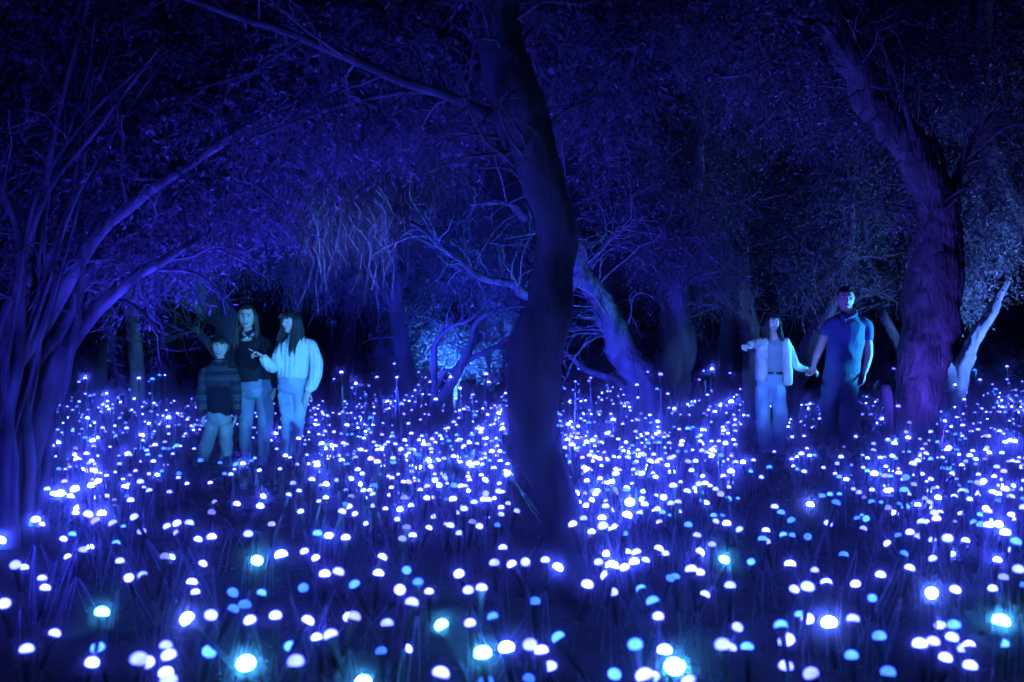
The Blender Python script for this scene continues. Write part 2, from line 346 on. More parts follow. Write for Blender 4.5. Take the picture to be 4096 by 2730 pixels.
# ---- hanging leaf spray left of the family: each leaf a piece of its own
def leaf_piece_mesh(L, W, mat):
    u = np.array([0, .2, .45, .75, 1.0]); hw = np.array([0.02, .32, .5, .33, 0.02]) * W
    V = []
    for a, h in zip(u, hw):
        V += [(-h, a * L, h * .35 - .12 * L * a * a), (0, a * L, -.12 * L * a * a), (h, a * L, h * .35 - .12 * L * a * a)]
    F = []
    for i in range(4):
        F += [(3 * i, 3 * i + 1, 3 * i + 4, 3 * i + 3), (3 * i + 1, 3 * i + 2, 3 * i + 5, 3 * i + 4)]
    return mesh_np('leaf', V, F, mat, True, tone=RNG.uniform(0.3, 1) * np.ones(len(V)))
def spray(parent, paths, d, mat, L, W, step, seed, tw=10):
    rng = random.Random(seed); mesh = [leaf_piece_mesh(L * s, W * s, mat) for s in (0.75, 0.9, 1.05, 1.2)]
    for k, pts in enumerate(paths):
        b = limb(parent, 'branchlet', [(x, y, tw * (1 - .6 * i / len(pts)), 0) for i, (x, y) in enumerate(pts)], d, M_twig, 6, 0.05)
        c = spline(np.array([np.array(P(x, y, d)) for x, y in pts]), 60)
        ln = np.concatenate([[0], np.cumsum(np.linalg.norm(np.diff(c, axis=0), axis=1))])
        s = step; sg = 1
        while s < ln[-1]:
            i = int(np.searchsorted(ln, s)); i = min(i, 58); tg = Vector(c[i + 1] - c[i]).normalized()
            sd = tg.cross(Vector((0, -1, 0))).normalized() * sg
            dr = (tg * 0.6 + sd * 0.8 + Vector((rng.gauss(0, .3), rng.gauss(0, .5), rng.gauss(0, .3)))).normalized()
            o = bpy.data.objects.new('leaf', rng.choice(mesh))
            o.rotation_mode = 'QUATERNION'
            o.rotation_quaternion = dr.to_track_quat('Y', 'Z') @ Euler((0, rng.uniform(-1, 1), 0)).to_quaternion()
            o.location = Vector(c[i]) - Vector(parent.location); link(o, b)
            s += step * rng.uniform(.7, 1.3); sg = -sg
spray(t, [[(400, 1235), (420, 1300), (440, 1390), (462, 1470), (480, 1540), (500, 1600)], [(425, 1290), (455, 1370), (450, 1450)], [(640, 1180), (740, 1185), (820, 1210), (845, 1240)], [(560, 1090), (580, 1200), (600, 1310)], [(330, 1000), (420, 1050), (470, 1120)]], 7.4, M_leaf_pale, 0.062, 0.019, 0.022, 5)

# ---- tree behind the family
t = tree('shadowy forked trunk standing behind the woman and the boy', 14.0, 1010)
limb(t, 'trunk', [(1030, 1800, 190), (1010, 1640, 130), (965, 1480, 118), (912, 1320, 112), (840, 1180, 108), (797, 1050, 100), (760, 880, 90), (720, 650, 80), (700, 300, 60)], 14, M_bark, 24, 0.1, 80, seed=21, ridge=.02)
limb(t, 'branch', [(900, 1310, 60), (830, 1260, 50), (760, 1205, 44), (680, 1140, 32), (560, 1000, 20)], 14, M_bark, 10, 0.1, seed=22)
limb(t, 'branch', [(990, 1580, 50), (870, 1420, 36), (790, 1320, 26), (755, 1310, 12)], 14, M_bark, 10, 0.1, seed=23)
twiggery(t, 60, .9, 20, M_twig)
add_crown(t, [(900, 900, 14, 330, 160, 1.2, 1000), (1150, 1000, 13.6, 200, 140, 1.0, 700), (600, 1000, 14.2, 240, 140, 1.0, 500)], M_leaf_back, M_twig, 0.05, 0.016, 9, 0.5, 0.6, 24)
t = tree('thin cyan-lit trunk glimpsed between the left stems', 16.5, 525)
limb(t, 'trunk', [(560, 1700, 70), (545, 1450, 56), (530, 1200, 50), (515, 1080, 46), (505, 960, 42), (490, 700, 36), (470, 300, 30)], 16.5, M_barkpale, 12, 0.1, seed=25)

# ---- willow with hanging twigs, left of centre
t = tree('willow with long hanging twigs lit blue, left of the centre trunk', 14.5, 1600)
limb(t, 'trunk', [(1640, 1760, 120), (1630, 1620, 78), (1615, 1450, 66), (1590, 1250, 60), (1560, 1000, 54), (1500, 700, 50), (1450, 400, 60), (1440, 100, 40)], 14.5, M_barkdark, 24, 0.12, 80, seed=31, ridge=.02)
for k, pts in enumerate([[(1570, 1050, 50), (1400, 850, 40), (1250, 760, 26), (1100, 780, 12)], [(1540, 850, 46), (1700, 640, 34), (1900, 560, 22), (2050, 600, 10)], [(1580, 1150, 40), (1750, 950, 30), (1900, 880, 18), (2040, 900, 10)], [(1500, 700, 40), (1350, 560, 28), (1250, 500, 14)], [(1600, 1250, 44), (1480, 1120, 30), (1380, 1080, 16)]]):
    limb(t, 'branch', pts, 14.5, M_bark, 8, 0.1, seed=32 + k)
def hanging(parent, name, rects, n, rng, mat, lo, hi, r=0.0035, wob=0.05):
    """long drooping twigs: rects (px0, px1, py0, py1, d0, d1, share)"""
    mb = MB(); org = parent.location
    sh = np.array([q[6] for q in rects], float); sh /= sh.sum()
    for i in range(n):
        q = rects[rng.choice(len(rects), p=sh)]
        d = rng.uniform(q[4], q[5]); s = np.array(P(rng.uniform(q[0], q[1]), rng.uniform(q[2], q[3]), d))
        l = rng.uniform(lo, hi); a = rng.uniform(0, 6.28); o = np.array([math.cos(a), math.sin(a), 0]) * l * rng.uniform(.05, .35)
        k = 6; pts = [s]
        for j in range(1, k):
            u = j / (k - 1); pts.append(s + o * math.sqrt(u) + np.array([rng.normal() * wob, rng.normal() * wob, 0]) * l + np.array([0, 0, -l * u ** 1.4]))
        V, F = tube(pts, r * np.linspace(1, .35, k), 3, False); mb.add(V, F)
    return mb.obj(name, mat, parent, origin=org, smooth=False)
rg = np.random.default_rng(40)
twiggery(t, 160, 1.0, 42, M_twig, .6, rmax=.01)
hanging(t, 'hanging_twigs', [(1120, 1560, 650, 950, 12.5, 15.5, 4), (1500, 2050, 600, 1050, 12.5, 16, 5), (2050, 2350, 500, 900, 13, 16, 1.5), (1000, 1300, 850, 1000, 13, 15, 1)], 1500, rg, M_twig, 0.35, 1.1, .0024, .03)
vine = hanging(t, 'lit_hanging_twigs', [(1230, 1520, 720, 900, 12.2, 13.2, 5), (1270, 1310, 700, 800, 12.4, 12.8, 1)], 28, rg, M_twiglit, 0.6, 1.45, 0.0045, 0.05)
vine['label'] = 'twigs coloured pale as if brightly lit, hanging among the willow'
add_crown(t, [(1300, 620, 14.0, 260, 150, 1.0, 1500), (1700, 560, 14.2, 330, 140, 1.2, 1700), (1950, 750, 14.4, 240, 220, 1.2, 1600), (1650, 850, 14.6, 260, 180, 1.0, 1500), (1300, 850, 13.4, 220, 130, .8, 1200), (1850, 1050, 14.8, 220, 130, .9, 900), (1500, 1080, 15, 240, 90, .8, 500), (2000, 450, 14.6, 260, 140, 1.2, 900)],
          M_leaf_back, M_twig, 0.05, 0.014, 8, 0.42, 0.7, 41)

# ---- leaning tree right of centre
t = tree('rough-barked trunk leaning left behind the centre trunk', 12.0, 2650)
limb(t, 'trunk', [(2700, 1850, 260), (2660, 1770, 190), (2614, 1680, 150), (2562, 1520, 132), (2492, 1395, 118), (2420, 1255, 98), (2368, 1150, 86), (2320, 1050, 76), (2275, 900, 70), (2240, 740, 60), (2210, 500, 50), (2220, 250, 36)], 12, M_bark, 40, 0.14, 170, 51, lfreq=5, ridge=.022)
limb(t, 'branch', [(2350, 1075, 36), (2400, 1000, 27), (2432, 960, 24), (2470, 908, 20), (2520, 900, 12)], 12, M_bark, 8, 0.1, seed=52)
limb(t, 'branch', [(2330, 1080, 40), (2230, 1200, 40), (2100, 1180, 36), (2050, 1140, 34), (1935, 1112, 32), (1850, 1050, 28), (1765, 990, 24), (1700, 930, 20), (1640, 890, 14)], 12, M_bark, 10, 0.14, seed=53)
limb(t, 'branch', [(2110, 880, 30), (2040, 815, 24), (1940, 815, 18), (1880, 820, 10)], 12, M_bark, 8, 0.14, seed=54)
limb(t, 'branch', [(2600, 1640, 40), (2480, 1530, 34), (2400, 1500, 28), (2330, 1470, 22), (2250, 1400, 12)], 12.2, M_bark, 8, 0.14, seed=55)
twiggery(t, 110, .8, 57, M_twig)
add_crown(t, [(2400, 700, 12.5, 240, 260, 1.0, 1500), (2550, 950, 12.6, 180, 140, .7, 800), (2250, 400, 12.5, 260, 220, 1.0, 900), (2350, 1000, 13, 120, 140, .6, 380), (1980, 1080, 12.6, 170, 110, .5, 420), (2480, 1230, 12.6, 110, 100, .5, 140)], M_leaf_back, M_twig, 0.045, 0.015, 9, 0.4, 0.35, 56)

# ---- upright trunk with the little uplight
t = tree('upright thick trunk behind the leaning one, bulging above a small spotlight', 13.0, 2690)
limb(t, 'trunk', [(2690, 1830, 220), (2690, 1720, 140), (2690, 1610, 112), (2712, 1430, 146), (2705, 1300, 126), (2690, 1180, 120), (2660, 1070, 108), (2610, 930, 78), (2540, 800, 60), (2480, 600, 40)], 13, M_bark, 32, 0.14, 120, 61, lfreq=4, ridge=.022)
limb(t, 'branch', [(2690, 1130, 80), (2745, 950, 62), (2790, 760, 50), (2800, 500, 38), (2850, 200, 26)], 13, M_bark, 10, 0.1, seed=62)
limb(t, 'branch', [(2640, 1060, 50), (2560, 1010, 40), (2480, 1000, 26), (2400, 960, 12)], 13, M_bark, 8, 0.1, seed=63)
twiggery(t, 80, .8, 65, M_twig)
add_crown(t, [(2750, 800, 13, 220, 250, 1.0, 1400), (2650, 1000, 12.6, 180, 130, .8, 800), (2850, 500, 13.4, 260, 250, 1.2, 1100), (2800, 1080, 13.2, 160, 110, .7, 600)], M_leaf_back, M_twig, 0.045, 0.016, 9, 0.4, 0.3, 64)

# ---- trunks behind the walking pair
t = tree('dim straight trunk directly behind the pointing girl', 15.0, 3010)
limb(t, 'trunk', [(3015, 1760, 130), (3010, 1640, 88), (3005, 1420, 78), (2985, 1270, 82), (2962, 1110, 72), (2968, 900, 62), (2990, 600, 50), (3020, 200, 36)], 15, M_bark, 14, 0.1, seed=71)
limb(t, 'branch', [(2975, 1290, 50), (2930, 1230, 40), (2865, 1160, 34), (2800, 1100, 22), (2740, 1080, 10)], 15, M_bark, 8, 0.1, seed=72)
twiggery(t, 70, .9, 66, M_twig)
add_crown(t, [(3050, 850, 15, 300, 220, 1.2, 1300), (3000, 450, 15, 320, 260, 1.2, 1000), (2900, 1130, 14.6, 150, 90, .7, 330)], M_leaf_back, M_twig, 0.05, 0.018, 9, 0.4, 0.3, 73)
t = tree('slanting trunk seen between the girl and the man', 13.4, 3160)
limb(t, 'trunk', [(3145, 1790, 110), (3155, 1690, 76), (3172, 1580, 68), (3212, 1450, 66), (3275, 1310, 60), (3335, 1180, 50), (3385, 1000, 40), (3420, 700, 30)], 13.4, M_bark, 14, 0.1, seed=74)
twiggery(t, 50, .8, 67, M_twig)
add_crown(t, [(3350, 850, 13.6, 250, 200, 1.0, 800), (3250, 1100, 13.6, 170, 110, .8, 330), (3420, 500, 13.6, 250, 250, 1.0, 700)], M_leaf_back, M_twig, 0.05, 0.018, 9, 0.4, 0.3, 75)
t = tree('thin trunk arching left over the man from behind the big tree', 14.4, 3640)
limb(t, 'trunk', [(3690, 1780, 90), (3660, 1640, 62), (3630, 1520, 50), (3597, 1400, 42), (3560, 1310, 40), (3525, 1245, 38), (3461, 1155, 34), (3400, 1095, 26), (3350, 1050, 20), (3300, 950, 12)], 14.4, M_bark, 12, 0.1, seed=76)
add_crown(t, [(3420, 1080, 14.4, 160, 90, .7, 260), (3560, 1120, 14.4, 120, 100, .6, 200)], M_leaf_back, M_twig, 0.05, 0.018, 9, 0.4, 0.3, 77)

# ---- big right tree
t = tree('massive rough trunk right of the man, bending up to the left', 10.0, 3650)
limb(t, 'trunk', [(3625, 1905, 360), (3632, 1840, 270), (3640, 1793, 220), (3655, 1680, 188), (3682, 1540, 188), (3705, 1420, 198), (3730, 1283, 215), (3748, 1091, 212), (3762, 950, 190), (3745, 850, 172), (3712, 750, 168), (3668, 650, 164), (3625, 570, 158), (3525, 447, 138), (3445, 319, 142), (3375, 191, 150), (3296, 0, 135), (3240, -200, 120), (3180, -500, 90)], 10, M_bark, 60, 0.12, 280, 81, lfreq=6, ridge=.02, rs=.93)
limb(t, 'trunk', [(3590, 1880, 130, .3), (3615, 1700, 90, .3), (3628, 1500, 76, .35), (3640, 1250, 66, .4), (3655, 1050, 58, .4), (3690, 900, 44, .3)], 10, M_bark, 24, 0.12, 80, seed=82, ridge=.016)
limb(t, 'branch', [(3745, 800, 40), (3800, 780, 34), (3830, 690, 30), (3870, 600, 26), (3910, 530, 20), (3960, 460, 10)], 10, M_bark, 10, 0.1, seed=83)
limb(t, 'branch', [(3760, 790, 30), (3772, 720, 22), (3768, 620, 18), (3700, 460, 14), (3650, 350, 10)], 10, M_bark, 8, 0.1, seed=84)
limb(t, 'branch', [(3660, 560, 34), (3632, 480, 26), (3590, 330, 20), (3540, 210, 14), (3500, 100, 8)], 9.8, M_bark, 8, 0.1, seed=85)
limb(t, 'branch', [(3380, 200, 50), (3250, 110, 30), (3050, 50, 24), (2900, 160, 18), (2810, 255, 14), (2740, 290, 9)], 10, M_barksmooth, 8, 0.1, seed=86)
limb(t, 'branch', [(3420, 300, 34), (3270, 90, 24, -.3), (3160, 250, 20, -.4), (3170, 330, 18, -.4), (3100, 440, 16, -.4), (3040, 510, 8, -.4)], 10, M_barksmooth, 8, 0.1, seed=87)
limb(t, 'branch', [(2905, 165, 16), (2820, 150, 12), (2740, 140, 8)], 10, M_barksmooth, 6, 0.1, seed=88)
limb(t, 'branch', [(3330, 130, 26), (3180, 180, 18, -.2), (3000, 290, 14, -.3), (2830, 315, 8, -.3)], 10, M_barksmooth, 6, 0.1, seed=89)
limb(t, 'stump', [(3562, 1860, 60, -.1), (3552, 1700, 42, -.15), (3545, 1570, 40, -.15), (3543, 1540, 26, -.15)], 10, M_barkdark, 10, 0.2, seed=90)
twiggery(t, 120, .6, 93, M_twig, zmin=2.2)
add_crown(t, [(3000, 200, 10, 330, 260, .9, 620), (3420, 120, 11.0, 330, 220, .6, 420), (3750, 150, 10.5, 360, 280, .9, 820), (3950, 500, 10.8, 260, 330, .9, 620), (3600, 350, 10.5, 280, 260, .8, 500), (3250, 480, 10.6, 150, 130, .4, 160), (3850, 800, 11, 220, 240, .7, 420), (4000, 1000, 11.4, 130, 200, .6, 200)],
          M_leaf_right, M_twig, 0.05, 0.021, 10, 0.32, 0.25, 91)
spray(t, [[(3460, 430), (3420, 480), (3370, 540), (3345, 575)], [(3520, 450), (3440, 540), (3400, 620), (3370, 650)], [(3540, 560), (3500, 620), (3460, 690), (3430, 740)], [(3600, 640), (3560, 700), (3530, 780), (3510, 850)], [(3650, 780), (3610, 850), (3580, 930), (3560, 1000)], [(3660, 850), (3630, 930), (3640, 1010), (3620, 1060)], [(3240, 480), (3230, 540), (3250, 600)], [(3700, 900), (3670, 960), (3610, 980)], [(3480, 470), (3500, 560), (3480, 640)], [(3240, 360), (3300, 420), (3270, 560), (3230, 600)]], 9.55, M_leaf_right, 0.05, 0.024, 0.022, 92, 7)

# ---- pale lit tree at the right edge
t = tree('pale forked trunk lit bright blue at the right edge', 13.0, 3815)
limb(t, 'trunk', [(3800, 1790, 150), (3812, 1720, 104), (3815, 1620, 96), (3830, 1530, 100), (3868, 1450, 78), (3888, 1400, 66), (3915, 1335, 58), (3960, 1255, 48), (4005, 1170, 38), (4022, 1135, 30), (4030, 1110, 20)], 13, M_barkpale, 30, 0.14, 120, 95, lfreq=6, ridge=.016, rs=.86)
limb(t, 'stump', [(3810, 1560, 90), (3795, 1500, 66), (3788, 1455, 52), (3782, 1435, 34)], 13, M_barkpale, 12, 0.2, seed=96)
add_crown(t, [(3850, 1120, 13.8, 90, 150, .5, 330), (3960, 850, 13.4, 200, 200, .9, 700), (3800, 350, 13.4, 160, 200, .8, 520), (4050, 950, 13.8, 110, 140, .7, 300)], M_leaf_pale, M_twiglit, 0.05, 0.022, 8, 0.34, 0.25, 97)

# ---- farther trees
t = tree('dark far trunk at the right edge behind the pale tree', 12.2, 4390)
limb(t, 'trunk', [(4400, 1780, 90), (4330, 1400, 76), (4080, 850, 70), (3925, 500, 80), (3930, 200, 70), (3950, -100, 50)], 12.2, M_barkdark, 12, 0.1, seed=98)
far = [(1330, 19, 'bare far trunk in the dark to the right of the family', 70), (1180, 21, 'dim far trunk just right of the smiling teenager', 60), (340, 20, 'dim far trunk at the left behind the slender stems', 60), (700, 22, 'dim far trunk to the left of the boy', 70),
       (2520, 20, 'dim far trunk in the gap between leaning and upright trunks', 60), (2880, 19, 'dim far trunk left of the pointing girl', 70), (3480, 21, 'dim far trunk at the right shoulder of the man', 60), (2000, 20, 'dim far trunk just left of the centre trunk', 70)]
for k, (px, d, lab, w) in enumerate(far):
    t = tree(lab, d, px, group='dim trees at the back')
    rr = random.Random(k); x = px; pts = []
    for py in (1700, 1500, 1250, 1000, 700, 300, -100):
        pts.append((x, py, w * (1.5 if py == 1700 else 1) * (0.75 + 0.25 * (py + 100) / 1800))); x += rr.uniform(-60, 60)
    limb(t, 'trunk', pts, d, M_barkdark, 10, 0.12, seed=100 + k)
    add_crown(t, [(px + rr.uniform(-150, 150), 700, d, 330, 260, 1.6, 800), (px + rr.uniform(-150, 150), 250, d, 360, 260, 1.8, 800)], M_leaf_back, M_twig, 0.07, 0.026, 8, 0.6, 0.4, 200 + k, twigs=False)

# far wood that reads as one mass
rg = np.random.default_rng(300)
bl = [(px, py, d, 420, 260, 2.5, 900) for px, py, d in [(x, y, 25 + 4 * ((x // 400 + y) % 3)) for x in range(-200, 4400, 400) for y in (200, 600, 950)]] + [(x, 1300, 29, 420, 220, 2.5, 420) for x in range(-200, 4400, 400)] + [(x, 1500, 29, 420, 110, 2.0, 420) for x in range(-200, 4400, 400)]
V, F, tone, _, _ = foliage(bl, 0.12, 0.05, 8, 0.9, 0.4, rg, twigs=False)
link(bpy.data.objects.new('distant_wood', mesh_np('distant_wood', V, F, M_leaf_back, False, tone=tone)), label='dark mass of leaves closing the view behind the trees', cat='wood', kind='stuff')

# ---- backlit shrubs left of the centre trunk
def shrub(label, px, d, stems, blobs, mat, lmat, seed, L=0.04):
    t = empty('shrub', (P(px, 1365, d).x, d, 0), label, 'shrub')
    for k, pts in enumerate(stems): limb(t, 'stem', pts, d, mat, 8, 0.12, seed=seed + k)
    twiggery(t, 26, .45, seed + 9, M_twig, .1, zmin=.6, tmin=.3)
    if blobs: add_crown(t, blobs, lmat, M_twig, L, L * .45, 8, 0.2, 0.2, seed, name='foliage', thr=-.3)
    return t
shrub('dark bare shrub with slanting limbs left of the centre trunk', 1745, 12.6,
      [[(1735, 1790, 56), (1745, 1640, 44), (1815, 1520, 38), (1850, 1450, 36), (1888, 1380, 26), (1905, 1290, 20), (1990, 1240, 15), (2110, 1225, 8)], [(1740, 1700, 36), (1738, 1500, 26), (1742, 1380, 22), (1800, 1310, 16), (1880, 1280, 12), (1960, 1200, 8)], [(1745, 1560, 24), (1780, 1490, 20), (1810, 1485, 10)], [(1850, 1450, 26), (1960, 1400, 22), (2060, 1340, 14)]], None, M_barkdark, None, 400)
shrub('blue-lit leafy shrub glowing behind the bare limbs', 1840, 15.2,
      [[(1830, 1760, 26), (1825, 1560, 20), (1822, 1400, 16), (1800, 1280, 10)], [(1825, 1560, 14), (1850, 1480, 10), (1890, 1430, 6)], [(1822, 1450, 14), (1900, 1380, 10), (2010, 1330, 6)]],
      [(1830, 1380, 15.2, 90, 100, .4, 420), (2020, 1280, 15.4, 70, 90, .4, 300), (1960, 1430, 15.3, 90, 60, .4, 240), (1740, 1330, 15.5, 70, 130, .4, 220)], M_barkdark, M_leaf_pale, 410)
shrub('small forked pale sapling just left of the centre trunk', 1965, 13.2,
      [[(1960, 1770, 46), (1965, 1640, 36), (1958, 1560, 34), (1975, 1530, 22), (2010, 1480, 16), (2015, 1330, 8)], [(1962, 1570, 20), (1955, 1480, 14), (1958, 1430, 8)]], None, M_bark, None, 420)
shrub('tall dim bush hung with blue light right of the family', 1580, 16.0,
      [[(1580, 1740, 40), (1575, 1500, 30), (1570, 1300, 20)]], [(1570, 1300, 16, 70, 160, .5, 420), (1600, 1480, 16, 80, 120, .5, 320)], M_bark, M_leaf_pale, 430)
shrub('low leafy bush at the foot of the big right trunk', 3460, 10.6, [[(3470, 1850, 20), (3480, 1760, 16), (3500, 1620, 8)]],
      [(3490, 1610, 10.6, 90, 60, .3, 90), (3530, 1690, 10.4, 60, 60, .25, 60)], M_bark, M_leaf_right, 440, 0.035)
shrub('low twiggy bush right of the big trunk base', 3800, 10.4, [[(3790, 1850, 16), (3780, 1780, 10)]], [(3790, 1765, 10.4, 80, 50, .3, 150), (3900, 1740, 10.8, 50, 60, .3, 90)], M_bark, M_leaf_pale, 450, 0.03)

# ------------------------------------------------------------------ leaf litter and dry grass
PEOPLE_SPOTS = [(-2.62, 10.15), (-2.26, 9.75), (-2.94, 9.9), (3.58, 10.7), (2.86, 11.0)]
rg = np.random.default_rng(500); n = 34000
d = np.sqrt(rg.uniform(2.2 ** 2, 19 ** 2, n)); x = rg.uniform(-.58, .58, n) * d
cl = rg.random(n) < .35
d[cl] = rg.uniform(7.5, 12, cl.sum()); x[cl] = np.where(rg.random(cl.sum()) < .6, rg.normal(-2.3, 1.3, cl.sum()), rg.normal(3.2, 1.1, cl.sum()))
z = np.array([ground_z(a, b) for a, b in zip(x, d)]) + rg.uniform(0.004, 0.022, n)
ld = unit(rg.normal(size=(n, 3)) * np.array([1, 1, .22]))
s = rg.uniform(.5, 1.3, n)
up = np.tile([0, 0, 1.0], (n, 1)) + rg.normal(size=(n, 3)) * .35
side = unit(np.cross(ld, up)); base = np.stack([x, d, z], 1); L = (.05 * s)[:, None]; W = (.024 * s)[:, None]
V = np.stack([base, base + ld * L * .5 + side * W * .5, base + ld * L, base + ld * L * .5 - side * W * .5], 1).reshape(-1, 3)
link(bpy.data.objects.new('leaf_litter', mesh_np('leaf_litter', V, np.arange(4 * n).reshape(-1, 4), M_litter, False, tone=np.repeat(rg.beta(1.5, 2.5, n), 4))),
     label='dry fallen leaves strewn over the bare soil', cat='leaf litter', kind='stuff')
mb = MB(); n = 9000
for i in range(n):
    dd = math.sqrt(rg.uniform(6.2 ** 2, 19 ** 2)); xx = rg.uniform(-.56, .56) * dd
    if any((xx - a) ** 2 + (dd - b) ** 2 < .5 for a, b in PEOPLE_SPOTS): continue
    if noise.noise(Vector((xx * .7, dd * .7, 9))) < -.12: continue
    h = rg.uniform(.12, .5); a = rg.uniform(0, 6.28); l = rg.uniform(.05, .4) * h
    g0 = np.array([xx, dd, ground_z(xx, dd) - .01]); o = np.array([math.cos(a), math.sin(a), 0]) * l
    c = np.stack([g0, g0 + o * .3 + [0, 0, h * .6], g0 + o + [0, 0, h]]); w = np.array([-math.sin(a), math.cos(a), 0]) * rg.uniform(.0018, .0038)
    V = np.stack([c[0] - w, c[0] + w, c[1] + w * .8, c[1] - w * .8, c[2] + w * .2, c[2] - w * .2])
    mb.add(V, [[0, 1, 2, 3], [3, 2, 4, 5]])
mb.obj('dry_grass', M_grass, smooth=False, label='thin dry grass stalks standing among the lights', cat='grass', kind='stuff')

# ------------------------------------------------------------------ dome lights
TA = """218,122,w 85,22,w 272,58,w 328,85,w 690,92,w 972,80,w 1217,104,w 165,222,w 172,297,w 612,150,ws 885,185,ws 962,183,w 748,200,ws 432,202,ds 410,232,w 490,212,c 368,230,cs 303,193,cs 575,180,ws 597,200,ws 722,250,w 668,272,w 573,297,w 812,270,w 803,327,w 933,262,ws 1018,246,cs 1118,285,w 1120,260,cs 1172,322,w 1062,375,w 936,366,w 818,427,w 335,388,g 380,382,g 487,475,g 638,510,g 572,388,ws 608,408,ws 668,400,ws 716,425,ds 718,460,ds 1318,318,w 1345,437,d 1327,502,d 1485,450,w 1408,262,cs 1448,265,w 1380,193,cs 1478,203,c 1470,233,w 1523,197,g 1598,163,c 1575,180,cs 1626,240,w 1735,105,w 1790,148,w 1818,160,w 1755,230,ws 1872,40,w 1925,142,w 1932,200,ws 1988,208,g 1257,178,c 1650,402,g 1632,463,w 1837,320,w 1810,393,w 1875,368,w 1955,297,w 2110,300,w 2012,332,ws 2002,435,w 2170,362,cs 1885,497,w 2145,498,w 1703,578,d 1557,638,w 1187,570,wL 1242,673,w 1327,658,wL 1990,635,c 2060,650,g 2165,662,w 772,592,cs 888,622,w 398,670,w 2,680,g 520,738,w 565,722,ws 752,808,w 1038,783,dL 1272,825,w 1612,805,GL 1762,770,gL 1908,748,w 1980,788,w 97,832,wL 150,850,w 808,912,w 893,898,wL 264,917,w 284,977,w 1204,942,w 1225,1003,w 2036,890,w 2122,877,wL 1460,1007,c 1640,1008,c 1902,975,c 1533,1083,c 1463,1108,c 1568,1180,wL 25,1075,wL 640,1130,GL 1173,1170,BL 1322,1148,w 1727,1150,w 1930,1183,w 2188,1160,w 343,1262,w 167,1362,w 612,1352,c 578,1445,w 873,1425,wL 925,1442,w 1040,1338,w 1058,1398,w 1313,1375,c 1542,1450,GL 1818,1342,c 1855,1437,wL 1985,1287,w 2072,1272,wL 1040,1508,w 1058,1555,w"""
TB = """425,27,cL 560,130,c 778,55,cL 72,302,w 205,235,w 362,212,ws 422,185,ws 310,172,cs 108,178,w 132,362,ws 292,340,w 240,365,w 458,265,w 495,315,ws 557,288,ws 594,305,ws 542,210,ws 595,213,ws 633,205,ws 565,178,ws 688,263,ws 662,293,ds 735,328,cs 808,334,c 880,337,wL 1003,300,g 848,188,w 905,195,g 945,198,g 1058,225,w 1160,268,w 1132,243,ws 1090,182,ws 1145,200,ws 592,367,ws 498,412,d 638,413,w 717,408,cs 763,422,c 802,420,w 935,440,w 1022,426,wL 1147,447,w 1203,494,w 470,484,g 540,460,gs 107,498,w 188,512,w 300,463,w 30,648,w 130,662,w 512,598,d 652,600,w 786,585,w 842,633,ws 968,590,w 485,668,d 550,648,gs 360,785,w 1115,725,w 1062,820,w 1171,828,w 1257,813,wL 512,865,c 335,886,w 185,955,c 583,940,cL 470,987,w 652,1000,w 545,1070,wL 840,888,w 898,990,w 982,977,wL 180,1158,dL 390,1200,w 730,1210,GL 910,1198,w 1052,1157,c 1315,1062,c 1420,578,c 1585,508,cs 1672,625,B 1875,637,c 34,1272,w 352,1373,c 515,1358,w 990,1385,GL 1138,1352,gL 1285,1332,w 1357,1370,w 1462,1287,c 1410,1472,w 727,1512,wL 1278,1545,c 1012,1562,c 240,1565,GL 1512,148,cs 1565,148,cs 1543,188,cs 1613,205,cs 1687,138,c 1678,240,w 1732,210,g 1848,238,w 1962,245,ws 2010,235,gs 2147,208,g 2175,250,g 1813,360,d 1840,382,d 1893,352,g 1797,388,ds 1760,465,w 1987,420,w 1953,500,cs 1973,512,w 2115,502,c 2165,522,c 1988,190,cs 2027,277,cs 1865,135,cs 1955,128,cs 1715,815,w 1953,755,w 2010,803,w 2135,760,w 1758,897,w 1645,955,w 1802,1005,w 1980,983,c 2053,1060,cL 2165,915,c 2090,1155,wL 1945,1332,cL 2130,1368,w 1815,1517,c 2003,1525,wL 2057,1540,w 2190,1470,GL"""
